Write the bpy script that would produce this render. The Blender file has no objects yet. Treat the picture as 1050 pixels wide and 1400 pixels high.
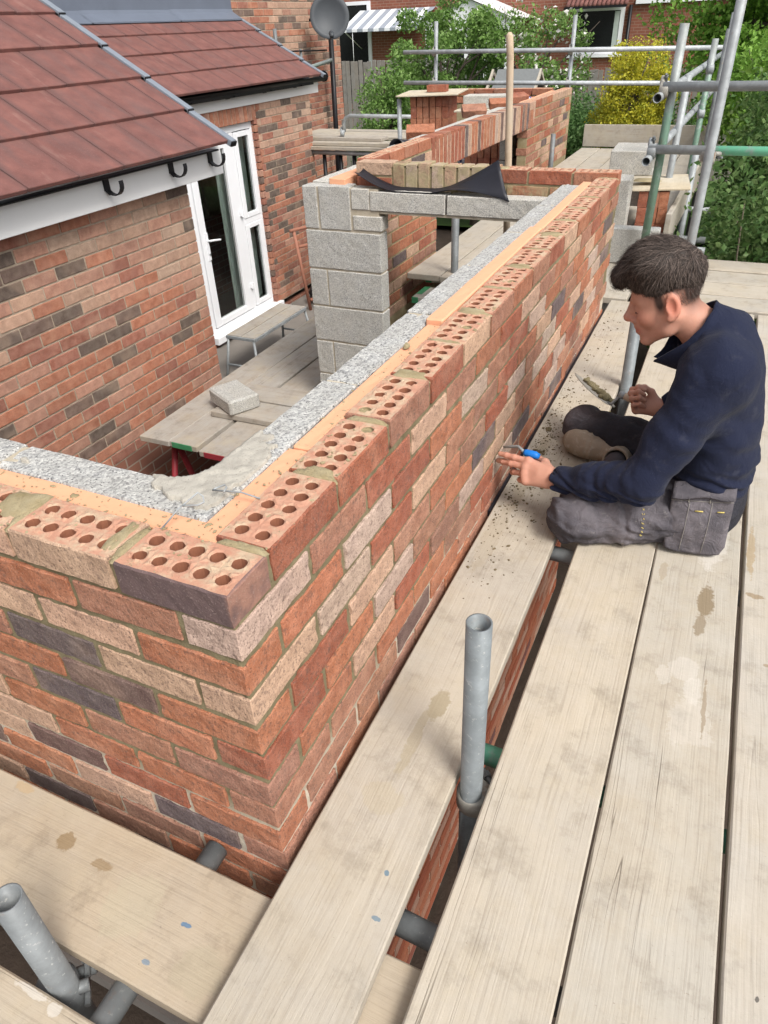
import bpy, bmesh, math, random
import numpy as np
from mathutils import Vector, Matrix, noise as mnoise
R = math.radians
random.seed(11); rng = np.random.default_rng(11)
scene = bpy.context.scene
C = scene.collection

# ------------------------------------------------------------------ camera, light, exposure
cam_d = bpy.data.cameras.new('camera'); cam = bpy.data.objects.new('camera', cam_d); C.objects.link(cam)
cam.location = (0.5328, -0.5757, 0.6553)
cam.rotation_euler = (0.962738, 0.03733, 0.428958)
cam_d.sensor_fit = 'HORIZONTAL'; cam_d.sensor_width = 36.0; cam_d.lens = 36.0 * 958.28 / 1050
cam_d.clip_start = 0.05; cam_d.clip_end = 400
scene.camera = cam
W = bpy.data.worlds.new('World'); scene.world = W; W.use_nodes = True
wn = W.node_tree.nodes; wl = W.node_tree.links
bg = wn['Background']
sky = wn.new('ShaderNodeTexSky'); sky.sky_type = 'NISHITA'; sky.sun_disc = False
SUN_EL, SUN_AZ = 50.0, 122.0           # azimuth clockwise from +Y (seen from above)
sky.sun_elevation = R(SUN_EL); sky.sun_rotation = R(SUN_AZ)
sky.air_density = 1.0; sky.dust_density = 4.0; sky.ozone_density = 1.0
hsv = wn.new('ShaderNodeHueSaturation'); hsv.inputs['Saturation'].default_value = 0.30
wl.new(sky.outputs[0], hsv.inputs['Color']); wl.new(hsv.outputs[0], bg.inputs[0])
bg.inputs[1].default_value = 0.125
sun_d = bpy.data.lights.new('sun', 'SUN'); sun = bpy.data.objects.new('sun', sun_d); C.objects.link(sun)
sun_d.energy = 1.7; sun_d.angle = R(20); sun_d.color = (1.0, 0.96, 0.90)
sdir = Vector((math.sin(R(SUN_AZ)) * math.cos(R(SUN_EL)), math.cos(R(SUN_AZ)) * math.cos(R(SUN_EL)), math.sin(R(SUN_EL))))
sun.rotation_euler = sdir.to_track_quat('Z', 'Y').to_euler()
sun.location = (3, -4, 8)
vs = scene.view_settings
scene.display_settings.display_device = 'sRGB'
vs.view_transform = 'Standard'; vs.look = 'None'; vs.exposure = 0.76; vs.gamma = 1.0; vs.use_curve_mapping = False
scene.cycles.max_bounces = 8

# ------------------------------------------------------------------ object helpers
def link(o):
    C.objects.link(o); return o
def tag(o, label=None, cat=None, group=None, kind=None):
    if label: o['label'] = label
    if cat: o['category'] = cat
    if group: o['group'] = group
    if kind: o['kind'] = kind
    return o
def thing(name, label, cat, loc=(0, 0, 0), group=None):
    o = link(bpy.data.objects.new(name, None)); o.location = loc; o.empty_display_size = 0.1
    return tag(o, label, cat, group)
def wpos(o):
    v = Vector(o.location)
    while o.parent: o = o.parent; v = v + Vector(o.location)
    return v
def part(name, me, parent=None, loc=(0, 0, 0), rot=None, color=None, label=None, kind=None):
    """links a mesh object at world position loc (parents are never rotated)"""
    o = link(bpy.data.objects.new(name, me))
    if parent is not None:
        o.parent = parent; o.location = Vector(loc) - wpos(parent)
    else: o.location = loc
    if rot is not None: o.rotation_euler = rot
    if color is not None: o.color = (*color, 1)
    return tag(o, label, None, None, kind)
def mesh(name, verts, faces, mats=None, smooth=False, fm=None):
    me = bpy.data.meshes.new(name)
    me.from_pydata([tuple(v) for v in verts], [], [tuple(f) for f in faces])
    if mats:
        for m in (mats if isinstance(mats, (list, tuple)) else [mats]): me.materials.append(m)
    if fm is not None: me.polygons.foreach_set('material_index', fm)
    if smooth: me.polygons.foreach_set('use_smooth', [True] * len(me.polygons))
    me.update(); return me
def npmesh(name, V, F, mat=None, smooth=False):
    """fast mesh from numpy arrays, all faces with the same number of corners"""
    me = bpy.data.meshes.new(name); n, k = F.shape
    me.vertices.add(len(V)); me.vertices.foreach_set('co', np.ascontiguousarray(V, np.float32).ravel())
    me.loops.add(n * k); me.loops.foreach_set('vertex_index', np.ascontiguousarray(F, np.int32).ravel())
    me.polygons.add(n); me.polygons.foreach_set('loop_start', np.arange(0, n * k, k, dtype=np.int32))
    me.polygons.foreach_set('loop_total', np.full(n, k, np.int32))
    if smooth: me.polygons.foreach_set('use_smooth', np.ones(n, bool))
    if mat: me.materials.append(mat)
    me.update(calc_edges=True); me.validate(); return me
def bm_mesh(bm, name, mats=None, smooth=False):
    me = bpy.data.meshes.new(name); bm.normal_update(); bm.to_mesh(me); bm.free()
    if mats:
        for m in (mats if isinstance(mats, (list, tuple)) else [mats]): me.materials.append(m)
    if smooth: me.polygons.foreach_set('use_smooth', [True] * len(me.polygons))
    me.update(); return me
def box_bm(sx, sy, sz, bev=0.0, cuts=(0, 0, 0), jit=0.0, seed=0, seg=1, bm=None, off=(0, 0, 0)):
    own = bm is None
    b = bmesh.new(); bmesh.ops.create_cube(b, size=1.0)
    bmesh.ops.scale(b, vec=(sx, sy, sz), verts=b.verts)
    for ax in range(3):
        if cuts[ax]:
            es = [e for e in b.edges if abs((e.verts[0].co - e.verts[1].co)[ax]) > 1e-6 and sum(abs((e.verts[0].co - e.verts[1].co)[k]) > 1e-6 for k in range(3)) == 1]
            bmesh.ops.subdivide_edges(b, edges=es, cuts=cuts[ax], use_grid_fill=True)
    if jit:
        rr = random.Random(seed)
        for v in b.verts: v.co += Vector([rr.uniform(-jit, jit) for _ in range(3)])
    if bev:
        es = [e for e in b.edges if len(e.link_faces) == 2 and e.calc_face_angle(0) > R(50)]
        bmesh.ops.bevel(b, geom=es, offset=bev, segments=seg, affect='EDGES', profile=0.6)
    bmesh.ops.translate(b, vec=off, verts=b.verts)
    if own: return b
    m = bpy.data.meshes.new('t'); b.to_mesh(m); b.free(); bm.from_mesh(m); bpy.data.meshes.remove(m); return bm
def box(name, sx, sy, sz, mat, bev=0.003, cuts=(0, 0, 0), jit=0.0, seed=0):
    return bm_mesh(box_bm(sx, sy, sz, bev, cuts, jit, seed), name, mat)
def tube_arrays(pts, radii, seg=12, cap=True, r_in=None):
    """swept tube along pts; with r_in an open hollow pipe"""
    pts = [Vector(p) for p in pts]; n = len(pts)
    if not isinstance(radii, (list, tuple)): radii = [radii] * n
    V = []; F = []; up = None
    def ring(p, u, w, r): return [p + (u * math.cos(a) + w * math.sin(a)) * r for a in [2 * math.pi * i / seg for i in range(seg)]]
    frames = []
    for i in range(n):
        t = (pts[min(i + 1, n - 1)] - pts[max(i - 1, 0)]).normalized()
        if up is None: up = t.orthogonal().normalized()
        u = (up - t * up.dot(t)).normalized(); up = u; frames.append((u, t.cross(u)))
    for i in range(n): V += ring(pts[i], *frames[i], radii[i])
    for i in range(n - 1):
        for k in range(seg): F.append((i * seg + k, i * seg + (k + 1) % seg, (i + 1) * seg + (k + 1) % seg, (i + 1) * seg + k))
    if r_in:
        o = len(V)
        for i in range(n): V += ring(pts[i], *frames[i], r_in)
        for i in range(n - 1):
            for k in range(seg): F.append((o + i * seg + (k + 1) % seg, o + i * seg + k, o + (i + 1) * seg + k, o + (i + 1) * seg + (k + 1) % seg))
        for k in range(seg):
            k2 = (k + 1) % seg; e = (n - 1) * seg
            F.append((k2, k, o + k, o + k2)); F.append((e + k, e + k2, o + e + k2, o + e + k))
    elif cap:
        F.append(tuple(range(seg))[::-1]); F.append(tuple((n - 1) * seg + k for k in range(seg)))
    return V, F
def tube(name, pts, radii, mat, seg=12, r_in=None):
    V, F = tube_arrays(pts, radii, seg, True, r_in); me = mesh(name, V, F, mat, True)
    return me
class MB:
    """collects shapes into one mesh"""
    def __init__(s): s.V = []; s.F = []
    def add(s, V, F):
        o = len(s.V); s.V += [tuple(v) for v in V]; s.F += [tuple(i + o for i in f) for f in F]; return s
    def tube(s, pts, r, seg=10, r_in=None): return s.add(*tube_arrays(pts, r, seg, True, r_in))
    def box(s, lo, hi):
        x0, y0, z0 = lo; x1, y1, z1 = hi
        return s.add([(x0,y0,z0),(x1,y0,z0),(x1,y1,z0),(x0,y1,z0),(x0,y0,z1),(x1,y0,z1),(x1,y1,z1),(x0,y1,z1)],
                     [(0,3,2,1),(4,5,6,7),(0,1,5,4),(1,2,6,5),(2,3,7,6),(3,0,4,7)])
    def build(s, name, mat, smooth=False): return mesh(name, s.V, s.F, mat, smooth)

# ------------------------------------------------------------------ materials
def newmat(name):
    m = bpy.data.materials.new(name); m.use_nodes = True
    return m, m.node_tree.nodes, m.node_tree.links, m.node_tree.nodes['Principled BSDF']
class NT:
    """small node-building helper"""
    def __init__(s, name, rough=0.8):
        s.m, s.n, s.l, s.p = newmat(name); s.p.inputs['Roughness'].default_value = rough
        s.p.inputs['Specular IOR Level'].default_value = 0.3
    def node(s, t, **kw):
        nd = s.n.new(t)
        for k, v in kw.items(): setattr(nd, k, v)
        return nd
    def put(s, sock, v):
        if hasattr(v, 'is_output') or isinstance(v, bpy.types.NodeSocket): s.l.new(v, sock)
        elif isinstance(v, (tuple, list)) and len(v) == 3 and sock.type == 'RGBA': sock.default_value = (*v, 1)
        else: sock.default_value = v
    def coord(s, which='Object', rand=True, scale=(1, 1, 1), rot=(0, 0, 0)):
        tc = s.node('ShaderNodeTexCoord'); mp = s.node('ShaderNodeMapping')
        s.l.new(tc.outputs[which], mp.inputs[0]); mp.inputs['Scale'].default_value = scale; mp.inputs['Rotation'].default_value = rot
        if rand:
            oi = s.node('ShaderNodeObjectInfo'); vm = s.node('ShaderNodeVectorMath', operation='SCALE')
            cx = s.node('ShaderNodeCombineXYZ')
            for i, k in enumerate((37.0, 91.0, 53.0)):
                mu = s.math('MULTIPLY', oi.outputs['Random'], k); s.l.new(mu, cx.inputs[i])
            ad = s.node('ShaderNodeVectorMath', operation='ADD'); s.l.new(mp.outputs[0], ad.inputs[0]); s.l.new(cx.outputs[0], ad.inputs[1])
            return ad.outputs[0]
        return mp.outputs[0]
    def scaled(s, vec, sc):
        mp = s.node('ShaderNodeMapping'); s.l.new(vec, mp.inputs[0]); mp.inputs['Scale'].default_value = sc; return mp.outputs[0]
    def noise(s, vec, scale, detail=3.0, rough=0.55, dist=0.0, out=0):
        nd = s.node('ShaderNodeTexNoise'); s.l.new(vec, nd.inputs['Vector']); nd.inputs['Scale'].default_value = scale
        nd.inputs['Detail'].default_value = detail; nd.inputs['Roughness'].default_value = rough; nd.inputs['Distortion'].default_value = dist
        return nd.outputs[out]
    def voro(s, vec, scale, feature='F1', out='Distance'):
        nd = s.node('ShaderNodeTexVoronoi', feature=feature); s.l.new(vec, nd.inputs['Vector']); nd.inputs['Scale'].default_value = scale
        return nd.outputs[out]
    def ramp(s, fac, stops, interp='LINEAR'):
        nd = s.node('ShaderNodeValToRGB'); nd.color_ramp.interpolation = interp; s.l.new(fac, nd.inputs[0])
        el = nd.color_ramp.elements
        while len(el) < len(stops): el.new(0.5)
        for e, (p, c) in zip(el, stops):
            e.position = p; e.color = (*c, 1) if isinstance(c, (tuple, list)) else (c, c, c, 1)
        return nd.outputs[0]
    def math(s, op, a, b=0.5, c=None, clamp=False):
        nd = s.node('ShaderNodeMath', operation=op); nd.use_clamp = clamp
        s.put(nd.inputs[0], a); s.put(nd.inputs[1], b)
        if c is not None: s.put(nd.inputs[2], c)
        return nd.outputs[0]
    def mix(s, fac, a, b, mode='MIX'):
        nd = s.node('ShaderNodeMix', data_type='RGBA', blend_type=mode)
        s.put(nd.inputs['Factor'], fac); s.put(nd.inputs['A'] if False else nd.inputs[6], a); s.put(nd.inputs[7], b)
        return nd.outputs[2]
    def objcol(s):
        return s.node('ShaderNodeObjectInfo').outputs['Color']
    def sep(s, vec):
        nd = s.node('ShaderNodeSeparateXYZ'); s.l.new(vec, nd.inputs[0]); return nd.outputs
    def bump(s, h, strength=0.5, dist=0.002, normal=None):
        nd = s.node('ShaderNodeBump'); s.put(nd.inputs['Height'], h); nd.inputs['Strength'].default_value = strength; nd.inputs['Distance'].default_value = dist
        if normal is not None: s.l.new(normal, nd.inputs['Normal'])
        return nd.outputs[0]
    def done(s, col=None, rough=None, normal=None, metal=None, alpha=None):
        if col is not None: s.put(s.p.inputs['Base Color'], col)
        if rough is not None: s.put(s.p.inputs['Roughness'], rough)
        if normal is not None: s.l.new(normal, s.p.inputs['Normal'])
        if metal is not None: s.put(s.p.inputs['Metallic'], metal)
        return s.m

def mat_brick(name, dust=0.0, bumpd=0.0022, speck=1.0, drag=True, dcol=(0.52, 0.45, 0.36)):
    t = NT(name, 0.92); v = t.coord()
    n1 = t.noise(v, 26, 4); n2 = t.noise(v, 230, 3, 0.7); n3 = t.noise(v, 9, 3, 0.6)
    base = t.objcol()
    c = t.mix(t.ramp(n1, [(0.30, 0.0), (0.70, 1.0)]), t.mix(0.30, base, (0.03, 0.02, 0.02)), t.mix(0.10, base, (0.7, 0.6, 0.5)))
    c = t.mix(t.math('MULTIPLY', t.ramp(n3, [(0.50, 0.0), (0.66, 1.0)]), 0.38), c, t.mix(0.45, base, (0.16, 0.105, 0.10)))
    c = t.mix(t.math('MULTIPLY', t.ramp(t.noise(v, 5.5, 2, 0.5), [(0.56, 0.0), (0.66, 1.0)]), 0.35), c, t.mix(0.5, base, (0.60, 0.42, 0.30)))
    n4 = t.noise(v, 420, 2, 0.6)
    c = t.mix(t.ramp(n2, [(0.32, 0.80 * speck), (0.45, 0.0)]), c, (0.05, 0.035, 0.03))
    c = t.mix(t.ramp(n4, [(0.54, 0.0), (0.68, 0.42 * speck)]), c, t.mix(0.40, base, (0.74, 0.58, 0.46)))
    c = t.mix(t.ramp(t.noise(v, 75, 3, 0.7), [(0.54, 0.0), (0.68, 0.55 * speck)]), c, (0.12, 0.08, 0.065))
    if dust: c = t.mix(t.ramp(t.noise(v, 14, 4, 0.65), [(0.40, dust), (0.66, 0.0)]), c, dcol)
    vs_ = t.scaled(v, (60, 60, 420)) if drag else v
    h = t.math('ADD', t.math('MULTIPLY', n2, 0.7), t.math('MULTIPLY', t.noise(t.scaled(v, (1, 1, 0.35)), 330, 2, 0.6), 0.6))
    h = t.math('ADD', h, t.math('MULTIPLY', n1, 0.8)); h = t.math('ADD', h, t.math('MULTIPLY', t.noise(t.scaled(v, (1, 1, .6)), 95, 4, 0.65), 1.8))
    return t.done(c, None, t.bump(h, 1.0, bumpd))
def mat_brick_top(name):
    """cut clay bed face of a perforated brick: pinker, dusty with mortar"""
    t = NT(name, 0.95); v = t.coord()
    n1 = t.noise(v, 40, 4); n2 = t.noise(v, 260, 3, 0.7)
    c = t.mix(n1, (0.40, 0.185, 0.118), (0.52, 0.30, 0.21))
    c = t.mix(t.ramp(t.noise(v, 22, 5, 0.7), [(0.45, 0.0), (0.62, 0.75)]), c, (0.47, 0.385, 0.265))
    c = t.mix(t.ramp(n2, [(0.30, 0.5), (0.42, 0.0)]), c, (0.30, 0.13, 0.08))
    h = t.math('ADD', t.math('MULTIPLY', n1, 1.2), t.math('MULTIPLY', n2, 0.5))
    return t.done(c, None, t.bump(h, 0.8, 0.003))
def mat_mortar(name, c1, c2, c3=None, zsplit=None):
    t = NT(name, 0.95); v = t.coord('Object', False)
    n1 = t.noise(v, 18, 5, 0.65); n2 = t.noise(v, 320, 3, 0.7)
    c = t.mix(t.ramp(n1, [(0.35, 0.0), (0.65, 1.0)]), c1, c2)
    if c3:
        geo = t.node('ShaderNodeNewGeometry'); z = t.sep(geo.outputs['Position'])[2]
        f = t.math('ADD', z, t.math('MULTIPLY', t.noise(v, 6, 2), 0.06))
        mr = t.node('ShaderNodeMapRange'); t.l.new(f, mr.inputs[0]); mr.inputs[1].default_value = zsplit - 0.02; mr.inputs[2].default_value = zsplit + 0.06; mr.inputs[3].default_value = 1; mr.inputs[4].default_value = 0
        c = t.mix(mr.outputs[0], c, c3)
    c = t.mix(t.ramp(n2, [(0.28, 0.6), (0.42, 0.0)]), c, (0.06, 0.05, 0.04))
    return t.done(c, None, t.bump(t.math('ADD', n2, t.math('MULTIPLY', n1, 1.5)), 0.8, 0.003))
def mat_block(name, tint=(1, 1, 1), coarse=1.0):
    t = NT(name, 0.95); v = t.coord()
    vo = t.voro(v, 150 / coarse, 'F1', 'Distance'); vc = t.voro(v, 150 / coarse, 'F1', 'Color')
    n = t.noise(v, 12, 4); g = t.node('ShaderNodeRGBToBW'); t.l.new(vc, g.inputs[0])
    c = t.ramp(g.outputs[0], [(0.12, (0.23 * tint[0], 0.23 * tint[1], 0.235 * tint[2])), (0.35, (0.41 * tint[0], 0.41 * tint[1], 0.405 * tint[2])), (0.85, (0.60 * tint[0], 0.595 * tint[1], 0.575 * tint[2]))])
    c = t.mix(t.ramp(n, [(0.4, 0.35), (0.65, 0.0)]), c, (0.40 * tint[0], 0.38 * tint[1], 0.34 * tint[2]))
    c = t.mix(t.ramp(t.noise(v, 210 / coarse, 2, 0.5), [(0.31, 0.95), (0.40, 0.0)]), c, (0.035, 0.035, 0.04))
    h = t.math('SUBTRACT', t.noise(v, 170 / coarse, 3, 0.6), t.math('MULTIPLY', vo, 0.9))
    return t.done(c, None, t.bump(h, 0.9, 0.0028))
def mat_wood(name, light=(0.455, 0.408, 0.332), dark=(0.33, 0.285, 0.225), grey=(0.395, 0.364, 0.314), spots=(), grain=1.0, mud=0.35):
    """weathered plank, grain along local Y; spots = (x, y, rx, ry, colour, strength) in the plank's own metres"""
    t = NT(name, 0.85); v = t.coord(); vl = t.coord('Object', False)
    w = t.noise(v, 2.2, 2, 0.5, out=1)
    vd = t.node('ShaderNodeVectorMath', operation='MULTIPLY_ADD'); t.l.new(w, vd.inputs[0]); vd.inputs[1].default_value = (0.025, 0.0, 0.0); t.l.new(v, vd.inputs[2]); vd = vd.outputs[0]
    # knots push the grain aside
    kv = t.scaled(v, (5.0, 1.25, 2.0)); kd = t.voro(kv, 1.0); kn = t.ramp(kd, [(0.03, 1.0), (0.085, 0.0)])
    kw = t.ramp(kd, [(0.05, 0.5), (0.40, 0.0)])
    cx = t.node('ShaderNodeCombineXYZ'); t.l.new(t.math('MULTIPLY', kw, 0.02), cx.inputs[0]); va = t.node('ShaderNodeVectorMath', operation='ADD'); t.l.new(vd, va.inputs[0]); t.l.new(cx.outputs[0], va.inputs[1]); vd = va.outputs[0]
    g1 = t.noise(t.scaled(vd, (46, 0.9, 20)), 1.0, 3, 0.55); g2 = t.noise(t.scaled(vd, (230, 4, 90)), 1.0, 3, 0.6); g0 = t.noise(t.scaled(vd, (9, 0.5, 5)), 1.0, 3, 0.5)
    n1 = t.noise(v, 3.6, 6, 0.66); n2 = t.noise(v, 90, 4, 0.7); n5 = t.noise(v, 11, 6, 0.72)
    amt = t.ramp(t.noise(v, 1.7, 3, 0.5), [(0.35, 0.15), (0.65, 0.9)])
    c = t.mix(t.ramp(g0, [(0.30, 0.0), (0.66, 1.0)]), t.mix(0.45, dark, light), light)
    c = t.mix(t.math('MULTIPLY', amt, t.ramp(g1, [(0.34, 0.60 * grain), (0.58, 0.0)])), c, dark)
    c = t.mix(t.ramp(n1, [(0.38, 0.0), (0.60, 0.85)]), c, grey)
    c = t.mix(t.math('MULTIPLY', t.ramp(g2, [(0.28, 1.0), (0.48, 0.0)]), 0.32 * grain), c, (0.20, 0.165, 0.125))
    c = t.mix(t.ramp(n5, [(0.50, 0.0), (0.70, 0.40)]), c, tuple(min(1, x * 1.18) for x in grey))
    c = t.mix(t.ramp(n5, [(0.30, 0.50), (0.47, 0.0)]), c, tuple(x * 0.60 for x in dark))
    # long drying cracks
    cr = t.noise(t.scaled(vd, (26, 0.30, 20)), 1.0, 2, 0.5)
    crk = t.ramp(t.math('ABSOLUTE', t.math('SUBTRACT', cr, 0.5)), [(0.0, 0.9), (0.0022, 0.0)])
    crm = t.math('MULTIPLY', crk, t.ramp(t.noise(t.scaled(v, (5, .9, 3)), 1.0, 2), [(0.55, 0.0), (0.62, 0.75)]))
    c = t.mix(crm, c, (0.10, 0.08, 0.06))
    c = t.mix(t.math('MULTIPLY', kn, 0.40), c, (0.25, 0.19, 0.13))
    # mortar dust and mud
    c = t.mix(t.math('MULTIPLY', t.ramp(t.noise(v, 7, 6, 0.7), [(0.52, 0.0), (0.72, 1.0)]), mud), c, (0.42, 0.35, 0.24))
    c = t.mix(t.math('MULTIPLY', t.ramp(t.noise(v, 130, 3, 0.7), [(0.68, 0.0), (0.74, 1.0)]), 0.5), c, (0.16, 0.13, 0.10))
    wob = t.noise(vl, 28, 4, 0.65, out=1); fine = t.noise(vl, 120, 3, 0.7)
    for (x, y, rx, ry, col, st) in spots:
        a = t.node('ShaderNodeVectorMath', operation='MULTIPLY_ADD'); t.l.new(wob, a.inputs[0]); a.inputs[1].default_value = (rx * 1.1 + .01, ry * 1.1 + .01, 0)
        sb = t.node('ShaderNodeVectorMath', operation='SUBTRACT'); t.l.new(vl, sb.inputs[0]); sb.inputs[1].default_value = (x + (rx * 1.1 + .01) / 2, y + (ry * 1.1 + .01) / 2, 0); t.l.new(sb.outputs[0], a.inputs[2])
        dv = t.node('ShaderNodeVectorMath', operation='MULTIPLY'); t.l.new(a.outputs[0], dv.inputs[0]); dv.inputs[1].default_value = (1 / rx, 1 / ry, 0)
        ln = t.node('ShaderNodeVectorMath', operation='LENGTH'); t.l.new(dv.outputs[0], ln.inputs[0])
        f = t.math('MULTIPLY', t.ramp(t.math('ADD', ln.outputs['Value'], t.math('MULTIPLY', t.math('SUBTRACT', fine, 0.5), 0.5)), [(0.80, 1.0), (1.0, 0.0)]), st)
        c = t.mix(f, c, col)
    h = t.math('ADD', t.math('MULTIPLY', g2, 0.9), t.math('MULTIPLY', n2, 0.5)); h = t.math('SUBTRACT', h, t.math('MULTIPLY', crm, 1.5))
    h = t.math('ADD', h, t.math('MULTIPLY', g1, 0.8))
    return t.done(c, None, t.bump(h, 0.6, 0.002))
def mat_steel(name, col=(0.39, 0.415, 0.425), paint=None, rust=0.15, mask=None):
    t = NT(name, 0.5); v = t.coord('Object', True)
    n = t.noise(v, 18, 5, 0.65); n2 = t.noise(v, 90, 4, 0.7)
    c = t.mix(t.ramp(n, [(0.35, 0.0), (0.65, 1.0)]), tuple(x * 0.72 for x in col), col)
    c = t.mix(t.ramp(n2, [(0.60, 0.0), (0.72, 0.6)]), c, (0.58, 0.56, 0.52))
    c = t.mix(t.ramp(t.noise(v, 7, 4, 0.6), [(0.40, 0.55), (0.60, 0.0)]), c, tuple(x * 0.55 for x in col))
    if paint is not None:
        pm = t.ramp(t.noise(v, 5, 4, 0.6), [(0.44, 1.0), (0.50, 0.0)])
        if mask:
            gp = t.sep(t.node('ShaderNodeNewGeometry').outputs['Position'])[mask[0]]; gp = t.math('ADD', gp, t.math('MULTIPLY', t.noise(v, 30, 4, .7), .12))
            mr = t.node('ShaderNodeMapRange'); t.l.new(gp, mr.inputs[0]); mr.inputs[1].default_value = mask[1]; mr.inputs[2].default_value = mask[2]; mr.inputs[3].default_value = 0; mr.inputs[4].default_value = 1
            pm = t.math('MULTIPLY', mr.outputs[0], t.ramp(t.noise(v, 22, 4, .65), [(.33, .25), (.48, 1.0)]))
        c = t.mix(pm, c, paint)
    c = t.mix(t.ramp(t.noise(v, 11, 5, 0.7), [(0.60, 0.0), (0.72, rust * 3)]), c, (0.20, 0.11, 0.06))
    ro = t.ramp(n2, [(0.3, 0.42), (0.7, 0.68)])
    return t.done(c, ro, t.bump(n2, 0.25, 0.001), 0.2)
def mat_plain(name, col, rough=0.6, var=0.12, scale=20, bump=0.0, spec=0.3):
    t = NT(name, rough); v = t.coord(); n = t.noise(v, scale, 4, 0.6)
    t.p.inputs['Specular IOR Level'].default_value = spec
    c = t.mix(n, tuple(x * (1 - var) for x in col), tuple(min(1, x * (1 + var)) for x in col))
    return t.done(c, None, t.bump(t.noise(v, scale * 8, 3), 0.4, bump) if bump else None)
def mat_leaf(name, c1, c2, c3, trans=0.25):
    t = NT(name, 0.55); g = t.node('ShaderNodeNewGeometry'); v = t.coord('Object', False)
    c = t.ramp(g.outputs['Random Per Island'], [(0.0, c1), (0.5, c2), (1.0, c3)])
    c = t.mix(t.ramp(t.noise(v, 1.4, 3), [(0.35, 0.0), (0.65, 0.45)]), c, c1)
    t.put(t.p.inputs['Base Color'], c)
    tr = t.node('ShaderNodeBsdfTranslucent'); t.put(tr.inputs[0], c); ms = t.node('ShaderNodeMixShader'); ms.inputs[0].default_value = trans + .12
    t.l.new(t.p.outputs[0], ms.inputs[1]); t.l.new(tr.outputs[0], ms.inputs[2]); t.l.new(ms.outputs[0], t.n['Material Output'].inputs[0])
    return t.m
def mat_tile(name):
    t = NT(name, 0.85); v = t.coord()
    n1 = t.noise(v, 7, 5, 0.65); n2 = t.noise(v, 240, 3, 0.7); st = t.noise(t.scaled(v, (9, 2.4, 3)), 1.0, 5, 0.66)
    c = t.mix(t.ramp(n1, [(0.35, 0.0), (0.65, 1.0)]), (0.14, 0.060, 0.052), (0.205, 0.088, 0.074))
    c = t.mix(t.ramp(st, [(0.47, 0.0), (0.70, 0.55)]), c, (0.115, 0.078, 0.075))
    c = t.mix(t.ramp(st, [(0.24, 0.45), (0.40, 0.0)]), c, (0.33, 0.21, 0.18))
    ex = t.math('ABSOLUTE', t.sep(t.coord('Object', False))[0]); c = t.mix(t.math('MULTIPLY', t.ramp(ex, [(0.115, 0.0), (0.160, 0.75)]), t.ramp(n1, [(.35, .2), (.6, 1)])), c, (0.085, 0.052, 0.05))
    c = t.mix(t.ramp(n2, [(0.62, 0.0), (0.72, 0.4)]), c, (0.40, 0.30, 0.26))
    return t.done(c, None, t.bump(t.math('ADD', n2, n1), 0.6, 0.0025))
def mat_brickwall(name, c1, c2, mort, scale=1.0):
    """only for brickwork too far off to tell the bricks apart"""
    t = NT(name, 0.9); tc = t.node('ShaderNodeTexCoord'); s_ = t.sep(tc.outputs['Object']); cx = t.node('ShaderNodeCombineXYZ')
    t.l.new(t.math('ADD', s_[0], s_[1]), cx.inputs[0]); t.l.new(s_[2], cx.inputs[1])
    b = t.node('ShaderNodeTexBrick'); t.l.new(cx.outputs[0], b.inputs['Vector'])
    b.inputs['Scale'].default_value = 1.0; b.inputs['Brick Width'].default_value = 0.225; b.inputs['Row Height'].default_value = 0.075
    b.inputs['Mortar Size'].default_value = 0.006; b.inputs['Color1'].default_value = (*c1, 1); b.inputs['Color2'].default_value = (*c2, 1); b.inputs['Mortar'].default_value = (*mort, 1)
    n = t.noise(cx.outputs[0], 1.2, 4); c = t.mix(t.math('MULTIPLY', n, 0.5), b.outputs[0], tuple(x * 0.6 for x in c1))
    return t.done(c, None, t.bump(b.outputs['Fac'], 0.5, -0.004))
M = {}
M['brick'] = mat_brick('brick_face', dust=0.0)
M['brick_house'] = mat_brick('house_brick_face', dust=0.05, bumpd=0.0012, speck=0.35)
M['brick_smear'] = mat_brick('brick_with_mortar_smears', dust=0.95, dcol=(0.36, 0.30, 0.175))
M['brick_top'] = mat_brick_top('brick_bed_face')
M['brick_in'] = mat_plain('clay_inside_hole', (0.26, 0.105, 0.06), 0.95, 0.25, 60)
M['mortar'] = mat_mortar('fresh_mortar', (0.155, 0.128, 0.070), (0.25, 0.212, 0.125), (0.50, 0.44, 0.35), -0.575)
M['mortar_pale'] = mat_mortar('pale_mortar', (0.42, 0.36, 0.27), (0.52, 0.46, 0.36))
M['mortar_wet'] = mat_mortar('wet_mortar', (0.27, 0.215, 0.115), (0.38, 0.32, 0.20))
M['mortar_house'] = mat_mortar('old_mortar', (0.30, 0.24, 0.18), (0.42, 0.34, 0.26))
M['block_top'] = mat_block('rough_aggregate_block', (.90, .90, .89), 0.85)
M['block'] = mat_block('aggregate_block', (1.05, 1.04, 1.0), 0.58)
M['block_pale'] = mat_block('pale_block', (1.18, 1.15, 1.08), 0.55)
M['insul'] = None
t = NT('insulation_foam', 0.8); v = t.coord(); n = t.noise(v, 30, 4)
M['insul'] = t.done(t.mix(t.ramp(t.noise(v, 70, 4, .7), [(0.63, 0), (0.70, .7)]), t.mix(n, (0.70, 0.345, 0.20), (0.72, 0.375, 0.225)), (0.33, 0.25, 0.16)), None, t.bump(n, 0.6, 0.003))
M['wood'] = mat_wood('scaffold_board_wood')
M['wood_old'] = mat_wood('grey_board_wood', (0.40, 0.35, 0.29), (0.28, 0.24, 0.195), (0.36, 0.335, 0.30), mud=0.5)
M['wood_fence'] = mat_wood('fence_wood', (0.26, 0.235, 0.20), (0.16, 0.14, 0.12), (0.24, 0.23, 0.215), mud=0.0)
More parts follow.
